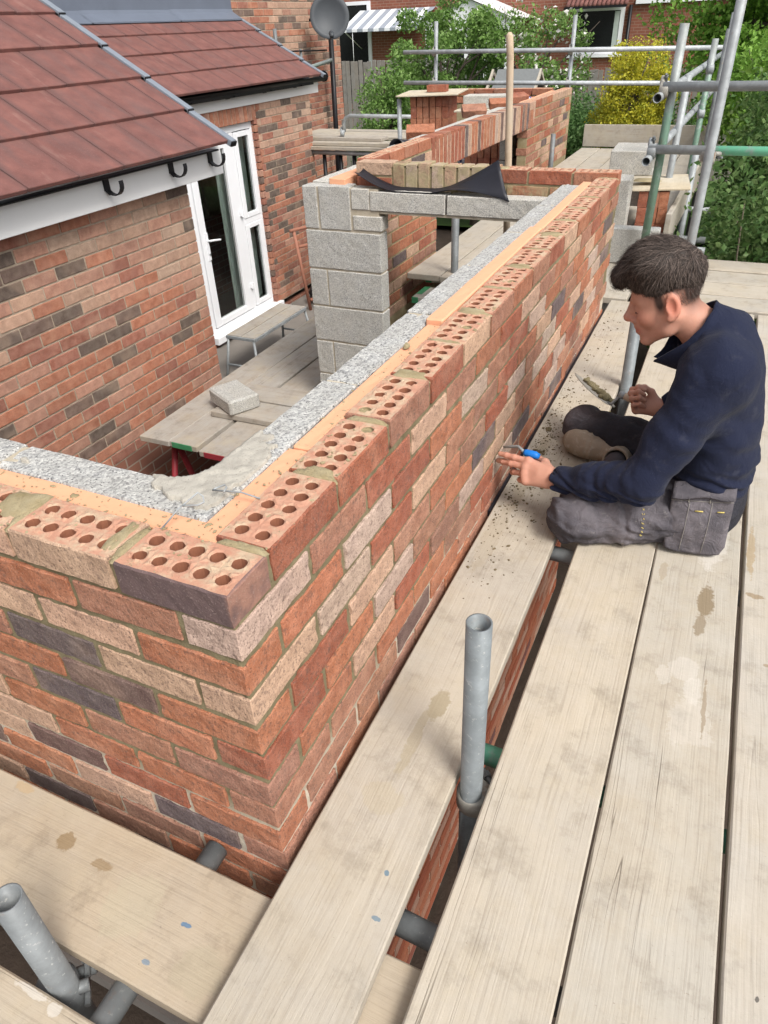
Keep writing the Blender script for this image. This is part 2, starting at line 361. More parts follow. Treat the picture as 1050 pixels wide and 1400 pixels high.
M['ply'] = mat_wood('plywood_board', (0.55, 0.47, 0.34), (0.48, 0.40, 0.28), (0.52, 0.47, 0.38), mud=0.6, grain=0.4)
M['wood_pole'] = mat_wood('ash_handle_wood', (0.52, 0.40, 0.28), (0.44, 0.33, 0.22), (0.45, 0.38, 0.30), mud=0.2, grain=0.4)
M['steel'] = mat_steel('galvanised_steel')
M['steel_bright'] = mat_steel('bright_galvanised_steel', (0.56, 0.59, 0.61), None, 0.08)
M['steel_dark'] = mat_steel('dull_steel', (0.22, 0.235, 0.24))
M['steel_green'] = mat_steel('green_painted_steel', (0.40, 0.43, 0.42), (0.15, 0.245, 0.185), mask=(2, .34, .22))
M['steel_mint'] = mat_steel('mint_painted_steel', (0.42, 0.44, 0.44), (0.17, 0.50, 0.32), mask=(0, .40, .47))
M['steel_mint2'] = mat_steel('green_tube_steel', (0.42, 0.44, 0.44), (0.13, 0.38, 0.27), mask=(2, -3, -2.9))
M['steel_near'] = mat_steel('weathered_near_tube', (0.235, 0.26, 0.27), None, 0.10)
M['coupler'] = mat_steel('coupler_steel', (0.45, 0.43, 0.38), None, 0.35)
M['red_steel'] = mat_plain('red_painted_steel', (0.28, 0.03, 0.04), 0.5)
M['rust_steel'] = mat_plain('rusty_primer_steel', (0.34, 0.15, 0.10), 0.7)
M['tile'] = mat_tile('concrete_roof_tile')
M['lead'] = mat_plain('lead_sheet', (0.125, 0.145, 0.185), 0.55, 0.2, 3)
M['verge'] = mat_plain('grey_verge_trim', (0.19, 0.215, 0.25), 0.5, 0.1)
M['upvc'] = mat_plain('white_plastic', (0.78, 0.79, 0.81), 0.35, 0.02, 6)
M['fascia'] = mat_plain('white_fascia_board', (0.76, 0.76, 0.755), 0.4, 0.035, 5)
M['black'] = mat_plain('black_plastic', (0.012, 0.012, 0.014), 0.4, 0.2)
M['dpc'] = mat_plain('black_membrane', (0.018, 0.018, 0.024), 0.42, 0.25, 12, 0.002)
M['dish'] = mat_plain('dark_grey_dish', (0.055, 0.062, 0.07), 0.5, 0.2, 6)
M['dark_wood'] = mat_wood('dark_brown_timber', (0.10, 0.055, 0.04), (0.055, 0.03, 0.022), (0.09, 0.055, 0.045), mud=0.1)
t = NT('window_glass', 0.04); t.p.inputs['Specular IOR Level'].default_value = 0.6
t.p.inputs['Transmission Weight'].default_value = 0.0
M['glass'] = t.done((0.012, 0.014, 0.014))
t = NT('clear_glass', 0.02); t.p.inputs['Transmission Weight'].default_value = 1.0; t.p.inputs['IOR'].default_value = 1.35
M['clear'] = t.done((0.75, 0.80, 0.78))
M['curtain'] = mat_plain('pale_curtain', (0.42, 0.47, 0.44), 0.9, 0.2, 9)
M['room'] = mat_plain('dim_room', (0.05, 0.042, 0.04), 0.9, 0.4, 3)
M['soil'] = mat_plain('bare_soil', (0.055, 0.04, 0.03), 0.95, 0.45, 6, 0.02)
M['concrete'] = mat_plain('concrete_ground', (0.20, 0.18, 0.16), 0.9, 0.25, 3, 0.004)
M['lawn'] = mat_plain('lawn', (0.07, 0.13, 0.03), 0.9, 0.4, 4, 0.02)
M['far_brick'] = mat_brickwall('distant_brickwork', (0.27, 0.095, 0.06), (0.20, 0.075, 0.05), (0.34, 0.25, 0.19))
M['low_brick'] = mat_brickwall('lower_brickwork', (0.27, 0.12, 0.08), (0.18, 0.08, 0.06), (0.30, 0.25, 0.2))

# ------------------------------------------------------------------ bricks
BL, BD, BH = 0.215, 0.1025, 0.065
JW = 0.0030      # bricks are laid a touch short so the joints read at full width
HB = dict(b=(0.55, 0.345, 0.235), B=(0.51, 0.37, 0.295), o=(0.42, 0.142, 0.064), r=(0.34, 0.086, 0.038), p=(0.37, 0.160, 0.095), q=(0.30, 0.14, 0.09), d=(0.10, 0.072, 0.078), k=(0.13, 0.072, 0.062))
def hb(k):
    c = HB[k]; f = random.uniform(0.90, 1.10)
    return tuple(min(1, x * f * random.uniform(0.97, 1.03)) for x in c)
def solid_bricks(l, n, name, mat, seed, cuts=(9, 4, 3), jit=0.0009, bev=0.0019):
    return [bm_mesh(box_bm(l - JW, BD, BH - JW, bev, cuts, jit, seed + i), name, mat) for i in range(n)]
def perforated(l, nx, name, seed, plugs=0.0):
    """brick with two rows of round holes through its bed face"""
    rr = random.Random(seed); V = []; F = []; fm = []; sg = 16; dep = 0.05; l = l - JW
    X0 = -l / 2; px = (l - 0.018) / nx; py = 0.041; zt = BH / 2
    def add(*vs):
        o = len(V); V.extend(vs); return list(range(o, o + len(vs)))
    def jv(x, y, z, j=0.001): return (x + rr.uniform(-j, j), y + rr.uniform(-j, j), z + rr.uniform(-j, j) * .7)
    for i in range(nx):
        for k in range(2):
            cx = X0 + 0.009 + px * (i + .5) + rr.uniform(-.001, .001); cy = (k - .5) * py + rr.uniform(-.001, .001); r = 0.0124 * rr.uniform(0.93, 1.06)
            plug = rr.random() < plugs; sq = []; hole = []; low = []; lip = []
            for a in range(sg):
                th = 2 * math.pi * a / sg; c_, s_ = math.cos(th), math.sin(th); m_ = max(abs(c_), abs(s_))
                x = X0 + 0.009 + px * (i + .5) + c_ / m_ * px / 2; y = (k - .5) * py + s_ / m_ * py / 2
                sq.append((x, y, zt)); q = r * (1 + .10 * mnoise.noise(Vector((c_ * 1.5, s_ * 1.5, i * 3 + k * 7 + seed))) + rr.uniform(-.05, .05))
                lip.append((cx + c_ * (q + .0035), cy + s_ * (q + .0035), zt + max(0, rr.gauss(0.0004, 0.0016))))
                hole.append((cx + c_ * q, cy + s_ * q, zt - 0.0012)); low.append((cx + c_ * r * .97, cy + s_ * r * .97, zt - (.003 + rr.uniform(0, .004) if plug else dep)))
            a0, a1, a2, a3 = add(*sq), add(*lip), add(*hole), add(*low)
            for a in range(sg):
                b = (a + 1) % sg
                F.append((a0[a], a0[b], a1[b], a1[a])); fm.append(1); F.append((a1[a], a1[b], a2[b], a2[a])); fm.append(1)
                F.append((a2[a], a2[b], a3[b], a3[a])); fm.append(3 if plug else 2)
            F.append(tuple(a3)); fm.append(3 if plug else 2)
    # rim strip from the cell field out to the rounded arris, then the sides
    n1, n2 = nx * 3, 4; x0, x1, y0, y1 = X0 + 0.009, X0 + 0.009 + px * nx, -py, py
    def loop(hx, hy, z, j):
        L = []
        for i in range(n1): L.append(jv(-hx + 2 * hx * i / n1, -hy, z, j))
        for i in range(n2): L.append(jv(hx, -hy + 2 * hy * i / n2, z, j))
        for i in range(n1): L.append(jv(hx - 2 * hx * i / n1, hy, z, j))
        for i in range(n2): L.append(jv(-hx, hy - 2 * hy * i / n2, z, j))
        return add(*L)
    hx, hy = l / 2, BD / 2
    cxm = (x0 + x1) / 2
    L0 = loop((x1 - x0) / 2, py, zt, 0.0)
    Ls = [L0, loop(hx - .003, hy - .003, zt - .0002, .0009), loop(hx, hy, zt - .0035, .0009), loop(hx, hy, zt - .022, .0008), loop(hx, hy, -.012, .0008), loop(hx, hy, -zt + .003, .0008), loop(hx - .003, hy - .003, -zt, .0006)]
    for i in range(len(Ls) - 1):
        A, B = Ls[i], Ls[i + 1]; n = len(A)
        for k in range(n):
            F.append((A[k], B[k], B[(k + 1) % n], A[(k + 1) % n])); fm.append(1 if i == 0 else 0)
    F.append(tuple(Ls[-1][::-1])); fm.append(0)
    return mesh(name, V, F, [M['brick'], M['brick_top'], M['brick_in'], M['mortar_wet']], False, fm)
random.seed(5)
STR = solid_bricks(BL, 7, 'brick_mesh', M['brick'], 10)
HDR = solid_bricks(BD, 5, 'half_brick_mesh', M['brick'], 40, (5, 4, 3))
STR_S = solid_bricks(BL, 4, 'smeared_brick_mesh', M['brick_smear'], 70)
PERF = [perforated(BL, 5, 'perforated_brick_mesh', 90 + i, (0, .12, .05, .3, 0, .1, .2)[i]) for i in range(7)]
HSTR = [bm_mesh(box_bm(BL, BD, BH, 0.003, (0, 0, 0), 0.0012, 200 + i), 'house_brick_mesh', M['brick_house']) for i in range(5)]
HHDR = [bm_mesh(box_bm(BD, BD, BH, 0.003, (0, 0, 0), 0.0012, 230 + i), 'house_half_brick_mesh', M['brick_house']) for i in range(4)]
def brick(parent, meshes, loc, rz=0.0, key='o', tilt=0.0, name='brick', color=None):
    me = random.choice(meshes)
    return part(name, me, parent, loc, (random.gauss(0, tilt), random.gauss(0, tilt), rz + random.choice((0, math.pi)) + random.gauss(0, tilt * .6)), color or hb(key))
def joint_sheet(name, axis, a0, a1, z0, z1, face, out, mat, step=0.012, amp=0.004, depth=0.05):
    """rough mortar seen in the joints of a wall: a relief sheet just behind the brick faces, closed to a slab"""
    na, nz = max(2, int((a1 - a0) / step)), max(2, int((z1 - z0) / step))
    A, Z = np.meshgrid(np.linspace(a0, a1, na + 1), np.linspace(z0, z1, nz + 1), indexing='ij')
    D = np.zeros_like(A)
    for i in range(na + 1):
        for k in range(nz + 1):
            D[i, k] = -.011 * max(0, mnoise.noise(Vector((A[i, k] * 17, Z[i, k] * 17, 31))) - .42) * 2.2 + amp * mnoise.noise(Vector((A[i, k] * 45, Z[i, k] * 45, 3.3))) + amp * .6 * mnoise.noise(Vector((A[i, k] * 120, Z[i, k] * 120, 9)))
    P = face + out * D
    def xyz(p): return np.stack([A, p, Z], -1) if axis == 0 else np.stack([p, A, Z], -1)
    V = np.concatenate([xyz(P).reshape(-1, 3), xyz(np.full_like(P, face - out * depth)).reshape(-1, 3)])
    idx = np.arange((na + 1) * (nz + 1)).reshape(na + 1, nz + 1); o = idx.size
    q = np.stack([idx[:-1, :-1], idx[1:, :-1], idx[1:, 1:], idx[:-1, 1:]], -1).reshape(-1, 4)
    flip = (axis == 0) == (out > 0)
    F = [q[:, ::-1] if flip else q, (q if flip else q[:, ::-1]) + o]
    b = np.concatenate([idx[:, 0], idx[-1, 1:], idx[-2::-1, -1], idx[0, -2:0:-1]]); b2 = np.roll(b, -1)
    s_ = np.stack([b, b2, b2 + o, b + o], -1); F.append(s_ if flip else s_[:, ::-1])
    return npmesh(name, V, np.concatenate(F), mat, False)
# ------------------------------------------------------------------ ground
GZ = -2.42
def ground():
    V = []; F = []; n = 40
    xs = np.concatenate([np.linspace(-60, -8, 8), np.linspace(-7, 4, 34), np.linspace(6, 60, 8)]); ys = np.concatenate([np.linspace(-20, -3, 6), np.linspace(-2, 12, 40), np.linspace(14, 90, 12)])
    for x in xs:
        for y in ys: V.append((x, y, GZ + 0.05 * mnoise.noise(Vector((x * .8, y * .8, 0)))))
    m = len(ys)
    for i in range(len(xs) - 1):
        for k in range(m - 1): F.append((i * m + k, (i + 1) * m + k, (i + 1) * m + k + 1, i * m + k + 1))
    tag(part('ground', mesh('ground', V, F, M['soil'])), kind='structure')
    tag(part('garden_lawn', mesh('garden_lawn', [(-14, 11.8, GZ + .09), (3, 11.8, GZ + .09), (3, 40, GZ + .09), (-14, 40, GZ + .09)], [(0, 1, 2, 3)], M['lawn'])), kind='structure')
    tag(part('room_floor', box('room_floor', 5.0, 10.0, 0.1, M['concrete'], 0)), kind='structure').location = (-3.0, 5.0, GZ + 0.09)
ground()

# ------------------------------------------------------------------ new extension: corner wall
LY = 3.365
WBASE = -2.4
fr = [list(s) for s in ['dbbpodbopqob', 'Bpobrodqopbo', 'obbpodrbopqb', 'bbdpobqrobpo', 'okordbopqbob', 'rodpbodrbopb', 'qpoborodbopb', 'poobrodqobpo', 'orkbopdqbopo', 'pdbokpqoobpd', 'oqpobodpqbop', 'poqdbobpqoop', 'okpobodpqbop', 'poqdbobpqoop']]
ri = [list(s) for s in ['rrprbpoprborprr', 'BprbporbpobpropB', 'oBroBprBopobodpr', 'BBrbpqrobdpoBqbo', 'rbpoqrBpBrboBdoo', 'roBpodbpBbodboop', 'obrqBbporBrpBqoo', 'kpooqrBdoBpqbopo', 'ppkoprqopdoqopo', 'poqpopqropokpqo', 'oqpopoqropoqopo', 'poqpopqropokpqo']]
ew = thing('brick_wall', 'new brick cavity wall with rows of round holes in its top bricks, running past the kneeling bricklayer', 'wall', (0, 0, WBASE))
CORNER = perforated(BL, 5, 'corner_brick_mesh', 99)
t = NT('two_tone_brick', .92); v = t.coord('Object', False); n1 = t.noise(v, 30, 4); n2 = t.noise(v, 260, 3, .7)
end_ = t.ramp(t.math('ADD', t.sep(v)[0], t.math('MULTIPLY', n1, .012)), [(.1085, 0), (.1125, 1)])
c = t.mix(end_, t.mix(n1, (.095, .066, .070), (.165, .108, .10)), t.mix(n1, (.26, .13, .095), (.36, .20, .15)))
c = t.mix(t.ramp(n2, [(.58, 0), (.72, .5)]), c, (.42, .33, .28))
M['brick_two'] = t.done(c, None, t.bump(t.math('ADD', n2, n1), .9, .0022)); CORNER.materials[0] = M['brick_two']
def lay_corner():
    for c in range(14):
        z = -BH / 2 - 0.075 * c; top = c == 0
        pool = PERF if top else STR
        # front face (towards -Y)
        for i in range(12):
            x = (-BL / 2 - .225 * i) if c % 2 == 0 else (-.1125 - BL / 2 - .225 * i)
            if x - BL / 2 < -2.66 or i > 5: continue
            o = brick(ew, pool, (x, BD / 2 + random.gauss(0, .0012), z + random.gauss(0, .0012)), 0, fr[c][i] if c % 2 == 0 else fr[c][i + 1], 0.006)
            if top and i == 0:
                o.data = CORNER; o.rotation_euler = (0, 0, 0)
        if c < 12:
            for j in range(15):
                y = (.1125 + BL / 2 + .225 * j) if c % 2 == 0 else (BL / 2 + .225 * j)
                if c % 2 == 0 and j > 13: continue
                k = ri[c][j]; k = {'D': 'd'}.get(k, k)
                if c % 2 and j == 0: k = fr[c][0]
                if c % 2 and j == 14: pass
                brick(ew, pool, (-BD / 2 + random.gauss(0, .0012), y, z + random.gauss(0, .0012)), math.pi / 2, k, 0.006)
lay_corner()
zb = -0.075 * 14
part('mortar', joint_sheet('front_mortar', 0, -2.66, -0.005, zb, -0.007, 0.0048, -1, M['mortar'], 0.008, 0.0022, 0.011), ew, (0, 0, 0), kind='stuff')
part('mortar', joint_sheet('side_mortar', 1, 0.005, LY - .005, -0.9, -0.007, -0.0048, 1, M['mortar'], 0.008, 0.0022, 0.011), ew, (0, 0, 0), kind='stuff')
def fresh_blobs(spots, name, seed):
    """uneven mortar left in the top of the cross joints: (x, y, rx, ry, height above z 0)"""
    rr = random.Random(seed); V = []; F = []
    for (x, y, rx, ry, h) in spots:
        n, k = 18, 4; o = len(V); V.append((x, y, h))
        for j in range(1, k + 1):
            for i in range(n):
                a = 2 * math.pi * i / n; q = j / k; sq = 1 / max(abs(math.cos(a)), abs(math.sin(a))) ** .6
                w = 1 + .28 * mnoise.noise(Vector((math.cos(a) * 1.3, math.sin(a) * 1.3, x * 9 + y * 7 + seed)))
                V.append((x + rx * q * sq * math.cos(a) * w, y + ry * q * sq * math.sin(a) * w, (h if j < k - 1 else h - .0015 if j < k else h - 0.009) + rr.gauss(0, .0009)))
        for i in range(n): F.append((o, o + 1 + i, o + 1 + (i + 1) % n))
        for j in range(k - 1):
            for i in range(n):
                a0 = o + 1 + j * n; F.append((a0 + i, a0 + n + i, a0 + n + (i + 1) % n, a0 + (i + 1) % n))
    return mesh(name, V, F, M['mortar_wet'], True)
sp = [(-.22 - .225 * i, .051, .011, .050, .0015) for i in range(11)] + [(-.475, .065, .045, .04, .004), (-.245, .055, .016, .05, .003)]
sp += [(-.051, .1075 + .225 * j, .050, .010, .0015) for j in range(15)]
sp += [(-.045, .34, .035, .022, .0035), (-.055, .79, .045, .025, .0035), (-.06, 1.24, .04, .03, .003), (-.05, 1.69, .04, .028, .003), (-.05, 2.13, .04, .03, .003)]
part('mortar', fresh_blobs(sp, 'bed_mortar', 3), ew, kind='stuff')
def top_crumbs():
    rr = random.Random(14); m = bmesh.new()
    for i in range(900):
        w_ = rr.choice([rr.uniform(.003, .014), rr.uniform(.046, .056), rr.uniform(.086, .099), rr.uniform(.108, .150), rr.uniform(.108, .150)])
        if rr.random() < .45: x, y = rr.uniform(-1.0, -.10), w_
        else: x, y = -w_, rr.uniform(.115, 2.4)
        r_ = rr.choice([.0009, .0012, .0016, .0022, .0034]) * rr.uniform(.7, 1.3)
        if r_ > .003 and rr.random() < .5: r_ *= .5
        bmesh.ops.create_icosphere(m, subdivisions=1, radius=1, matrix=Matrix.Translation((x, y, -.0005 if max(x, -y) > -.1 or y < .1 else -.009)) @ Matrix.Rotation(rr.uniform(0, 6), 4, 'Z') @ Matrix.Diagonal((r_ * rr.uniform(.8, 2.2), r_, r_ * .6, 1)))
    return bm_mesh(m, 'top_crumbs', M['mortar_wet'])
part('mortar', top_crumbs(), ew, kind='stuff')
part('mortar', fresh_blobs([(-.13, .95, .008, .012, .0045), (-.42, .128, .012, .008, -.008), (-.70, .13, .010, .007, -.008)], 'dropped_mortar', 6), ew, kind='stuff')
# solid lower wall under the laid courses that can be told apart
def courses_joined(name, mat, runs, seed):
    rr = random.Random(seed); m = MB()
    for (axis, a0, a1, face, out, c0, c1) in runs:
        for c in range(c0, c1):
            a = a0 + (0 if c % 2 else -.1125)
            while a < a1:
                lo, hi = max(a, a0), min(a + BL - .002, a1)
                if hi - lo > .04:
                    z1 = -.075 * c - .001 + rr.gauss(0, .001); f = face + out * rr.gauss(0, .001); b = face - out * .08
                    m.box((lo, min(f, b), z1 - .063), (hi, max(f, b), z1)) if axis == 0 else m.box((min(f, b), lo, z1 - .063), (max(f, b), hi, z1))
                a += .225
    return m.build(name, mat)
t = NT('joined_brick', .92); v = t.coord('Object', False); g_ = t.node('ShaderNodeNewGeometry'); n1 = t.noise(v, 240, 3, .7)
c = t.ramp(g_.outputs['Random Per Island'], [(0, (.10, .07, .075)), (.12, (.36, .10, .05)), (.5, (.44, .155, .08)), (.75, (.42, .20, .125)), (1, (.54, .35, .26))]); c = t.mix(t.ramp(n1, [(.32, .7), (.45, 0)]), c, (.05, .035, .03))
M['brick_joined'] = t.done(c, None, t.bump(n1, .9, .0022))
part('lower_bricks', courses_joined('lower_bricks', M['brick_joined'], [(0, -2.66, -1.36, 0, -1, 0, 14), (1, .0, 3.0, 0, 1, 12, 32), (0, -1.2, -.004, 0, -1, 14, 22)], 4), ew, kind='stuff')
part('mortar', MB().box((-1.2, .004, -1.66), (-.004, .05, -1.052)).box((-.05, .004, -2.42), (-.004, 3.02, -.902)).build('lower_mortar', M['mortar_pale']), ew, kind='stuff')
part('lower_wall', MB().box((-2.66, .052, WBASE), (-.052, BD, zb - .004)).box((-BD, BD + .001, WBASE), (-.052, LY - .01, -.9)).build('lower_wall', M['low_brick']), ew)
# insulation and the grey inner leaf
I0, I1, I2 = BD, .152, .242
def strips(a, b, n, gap=.003):
    L = (b - a) / n; return [(a + i * L + gap / 2, a + (i + 1) * L - gap / 2) for i in range(n)]
def slab(name, lo, hi, mat, bev, jit, cuts, seed, parent=ew, color=None, rot=None):
    s_ = [hi[i] - lo[i] for i in range(3)]; c_ = [(hi[i] + lo[i]) / 2 for i in range(3)]
    return part(name, box(name, *s_, mat, bev, cuts, jit, seed), parent, c_, rot, color)
for k, (a, b) in enumerate([(BD + .002, .42), (.423, 1.13), (1.135, 2.2), (2.203, 3.14)]):
    slab('insulation_board', (-I1 + (.0, .004, -.004, .002)[k], a, -.45), (-BD - .004, b, (-.012, -.009, .004, .002)[k]), M['insul'], .004, .0006, (2, 12, 1), 300 + k, rot=(0, R(.6 * (k - 1)), 0))
for k, (a, b) in enumerate([(-1.3, -.105), (-2.6, -1.304)]):
    slab('insulation_board', (a, BD + .004, -.45), (b, I1, -.010 - .003 * k), M['insul'], .004, .0006, (12, 2, 1), 310 + k)
for c in range(3):
    z1 = -.012 - .225 * c; yb = I2 + .0 if c % 2 == 0 else I2 - .22
    xs = strips(-2.66, -I1 - .0, 5, .010) if c % 2 == 0 else strips(-2.44, -I1, 5, .010)
    for k, (a, b) in enumerate(xs): slab('concrete_block', (a, I1 + .003, z1 - .215), (b, I2, z1 + random.uniform(-.003, .004)), M['block_top'], .004, .0012, (14, 5, 6), 330 + k + 10 * c)
    for k, (a, b) in enumerate(strips(yb, 3.14, 6, .010)): slab('concrete_block', (-I2, a, z1 - .215), (-I1 - .003, b, z1 + random.uniform(-.003, .004)), M['block_top'], .004, .0012, (5, 14, 6), 360 + k + 10 * c)
part('mortar', MB().box((-2.66, I1 + .008, -1.2), (-I1 - .008, I2 - .006, -.016)).box((-I2 + .006, I2 - .008, -1.2), (-I1 - .008, 3.14, -.016)).build('block_mortar', M['mortar_pale']), ew, kind='stuff')
def inner_patch():
    """mortar trowelled over the inside corner and along the block tops, its inner edge rounded"""
    V = []; F = []; nx, ny = 120, 120
    ids = {}
    for i in range(nx):
        for k in range(ny):
            x, y = -.62 + .46 * i / (nx - 1), .158 + .46 * k / (ny - 1)
            dx, dy = -x - I2, y - I2          # >0 in the room
            r = .055
            inside = dx > -.004 and dy > -.004 and not (dx < r and dy < r and (dx - r) ** 2 + (dy - r) ** 2 > r * r)
            f = mnoise.noise(Vector((x * 14, y * 14, 1.7))) + .5 * mnoise.noise(Vector((x * 40, y * 40, 4)))
            near = max(0, 1 - math.hypot((x + .235) / .9, (y - .30) / 1.1) / .17)
            if inside or near + f * .5 < .34 or (y < .175 + .01 * f): continue
            ids[i, k] = len(V); V.append((x, y, -.006 + .004 * near + .003 * mnoise.noise(Vector((x * 60, y * 60, 0)))))
    for (i, k) in list(ids):
        q = [(i, k), (i + 1, k), (i + 1, k + 1), (i, k + 1)]
        if all(p in ids for p in q): F.append([ids[p] for p in q])
    me = mesh('corner_mortar', V, F, M['mortar_pale'], True)
    bm = bmesh.new(); bm.from_mesh(me); r = bmesh.ops.extrude_face_region(bm, geom=bm.faces[:])
    bmesh.ops.translate(bm, vec=(0, 0, -.05), verts=[v for v in r['geom'] if isinstance(v, bmesh.types.BMVert)])
    bmesh.ops.recalc_face_normals(bm, faces=bm.faces)
    bm.to_mesh(me); bm.free(); return me
M['mortar_grey'] = mat_mortar('set_grey_mortar', (.36, .335, .29), (.47, .44, .38))
po_ = part('mortar', inner_patch(), ew, kind='stuff'); po_.data.materials[0] = M['mortar_grey']
# wire wall ties lying across the cavity
def tie(p0, p1, w, lift, parent):
    a = Vector(p0); b = Vector(p1); d = (b - a).normalized(); n = d.cross(Vector((0, 0, 1))).normalized()
    pts = [a, a.lerp(b, .35) + Vector((0, 0, lift * .5)), a.lerp(b, .72) + Vector((0, 0, lift)), b + n * w * .1, b + n * w - d * w * .5, b - d * w * 1.1 + n * w * .15, b - d * w * 1.2]
    part('wall_tie', tube('wall_tie', pts, .0017, M['steel'], 6), parent)
def tie2(*pts): part('wall_tie', tube('wall_tie', pts, .0016, M['steel'], 6), ew)
tie2((-.200, .095, -.004), (-.182, .125, .022), (-.160, .156, .042), (-.152, .157, .036), (-.146, .150, .030), (-.152, .140, .029), (-.176, .131, .028))
tie2((-.092, .226, .003), (-.125, .222, .010), (-.174, .206, .013), (-.171, .212, .014), (-.160, .224, .016), (-.154, .220, .014), (-.152, .208, .013))

# ------------------------------------------------------------------ far cross wall: bricks, soldiers, lintel, pier
cw = thing('cross_wall', 'far cross wall of grey blocks with an open doorway under two block lintels', 'wall', (-.9, 3.2, WBASE))
YB = LY - BD / 2
for c in range(2):
    z = -BH / 2 - .075 * c + .022
    xs = [-BL / 2 - .225 * i for i in range(3)] if c == 0 else [-.1125 - BL / 2 - .225 * i for i in range(2)]
    for i, x in enumerate(xs): brick(cw, PERF if c == 0 else STR_S, (x, YB, z), 0, 'orr'[i % 3], .006)
for i in range(8):
    brick(cw, STR_S, (-1.165 + .075 * i, YB + random.gauss(0, .002), -BL / 2 + .032 + random.gauss(0, .002)), 0, 'qBbBbBBp'[i], 0).rotation_euler = (0, math.pi / 2, random.gauss(0, .02))
brick(cw, STR, (-1.3125, YB, -BH / 2 + .036), 0, 'b'); brick(cw, STR, (-1.3125, YB, -BH / 2 - .039), 0, 'r'); brick(cw, STR, (-1.3125, YB, -BH / 2 - .114), 0, 'q')
part('mortar', MB().box((-1.355, 3.268, -.216), (-.115, LY - .006, .012)).build('soldier_mortar', M['mortar_wet']), cw, kind='stuff')
part('mortar', fresh_blobs([(-1.1275 + .075 * i, 3.30, .012, .03, .030) for i in range(7)] + [(-.58, 3.30, .03, .04, .028)], 'soldier_top_mortar', 8), cw, kind='stuff')
def cblock(x0, x1, z0, z1, y0=3.147, y1=3.247, seed=0, name='concrete_block', mat='block'):
    slab(name, (x0, y0, z0), (x1, y1, z1), M[mat], .004, .0010, (int((x1 - x0) / .03), 4, int((z1 - z0) / .03)), seed, cw)
cblock(-1.715, -1.625, -.305, -.078, seed=1); cblock(-1.612, -1.415, -.305, -.074, seed=2)
cblock(-1.405, -1.295, -.19, -.082, seed=3, mat='block_pale')
cblock(-1.29, -.85, -.192, -.092, seed=4, name='lintel', mat='block_pale'); cblock(-.84, -.30, -.192, -.094, seed=5, name='lintel', mat='block_pale')
cblock(-1.40, -1.225, -.30, -.222, seed=6, mat='block_pale')
for k, (a, b) in enumerate([(-.315, -.53), (-.54, -.755), (-.765, -.98), (-.99, -1.205), (-1.215, -1.43), (-1.44, -1.655)]):
    if k % 2 == 0: cblock(-1.715, -1.235, b, a, seed=10 + k)
    else: cblock(-1.715, -1.60, b, a, seed=20 + k); cblock(-1.59, -1.235, b, a, seed=30 + k)
part('mortar', MB().box((-1.709, 3.153, -2.3), (-1.24, 3.242, -.082)).box((-1.30, 3.156, -.205), (-.30, 3.24, -.19)).box((-.36, 3.15, -1.2), (-.27, 3.24, -.19)).build('pier_mortar', M['mortar_pale']), cw, kind='stuff')

# ------------------------------------------------------------------ wing wall beyond, with a window opening under soldier bricks
XW = -1.36; Y1 = 8.6; OP0, OP1 = 4.36, 6.72
ww = thing('brick_wall', 'long brick wall behind the cross wall with a window opening under upright soldier bricks', 'wall', (XW, 6, WBASE))
random.seed(21)
wl = lambda y: .038 * max(0, (8.6 - y) / 5.2)
for c in range(13):
    z = -BH / 2 - .075 * c
    lift = .04
    for j in range(23):
        y0 = LY + (.0 if c % 2 == 0 else -.1125) + .225 * j; y1 = y0 + BL
        if c > 8 and y0 > 5.0: continue
        if y0 < LY - .02: y0 = LY
        if y1 > Y1 + .05: continue
        key = random.choice('oprqbbopdopb')
        if c < 3:
            if y0 > 4.25 and y1 < 6.95: continue
        elif c < 12 and (OP0 < y1 and y0 < OP1):
            if y0 < OP0 and OP0 - y0 > .08: y1 = OP0
            elif y1 > OP1 and y1 - OP1 > .08: y0 = OP1
            else: continue
        L = y1 - y0; pool = STR if L > .16 else HDR
        if c < 3 and pool is STR and c == 0: pool = PERF
        o = brick(ww, pool, (XW - BD / 2 + random.gauss(0, .001), (y0 + y1) / 2, z + wl((y0 + y1) / 2)), math.pi / 2, key, .006)
        o.scale = (L / (BL if pool is not HDR else BD), 1, 1)
ys_ = 4.30
while ys_ < 6.93:
    o = brick(ww, STR, (XW - BD / 2, ys_, -BL / 2 + wl(ys_)), 0, random.choice('orpobdokBpr')); o.rotation_euler = (0, math.pi / 2, math.pi / 2); ys_ += .075
part('mortar', MB().box((XW - .09, LY + .004, -1.3), (XW - .005, OP0 - .006, -.004)).box((XW - .09, OP1 + .006, -1.3), (XW - .005, Y1 - .05, -.004)).box((XW - .09, OP0 - .006, -1.3), (XW - .005, OP1 + .006, -.98)).build('wing_mortar', M['mortar_wet']), ww, kind='stuff')
part('mortar', MB().box((XW - .09, OP0 - .006, -.18), (XW - .0025, OP1 + .006, .008)).build('soldier_joints', M['mortar_pale']), ww, kind='stuff')
part('lower_wall', MB().box((XW - .1, LY + .002, WBASE), (XW - .003, Y1 - .05, -1.302)).build('wing_lower_wall', M['low_brick']), ww)
slab('lintel', (XW - .33, OP0 - .1, -.24), (XW - .21, OP1 + .1, -.03), M['block_pale'], .004, .001, (0, 0, 0), 3, ww)
for k, (a, b) in enumerate(strips(3.25, 8.4, 11, .01)):
    for q in range(4):
        z1 = -.07 - .225 * q
        if OP0 - .05 < b and a < OP1 + .05 and q > 0: continue
        slab('concrete_block', (XW - .345, a, z1 - .215), (XW - .245, b, z1), M['block_pale'], .004, .002, (3, 10, 5), 400 + k + 20 * q, ww)
for k, (a, b) in enumerate(strips(3.2, 8.4, 4, .004)): slab('insulation_board', (XW - .205, a, -.19), (XW - .106, b, -.045 + .01 * k), M['insul'], .003, .0015, (1, 8, 1), 450 + k, ww)
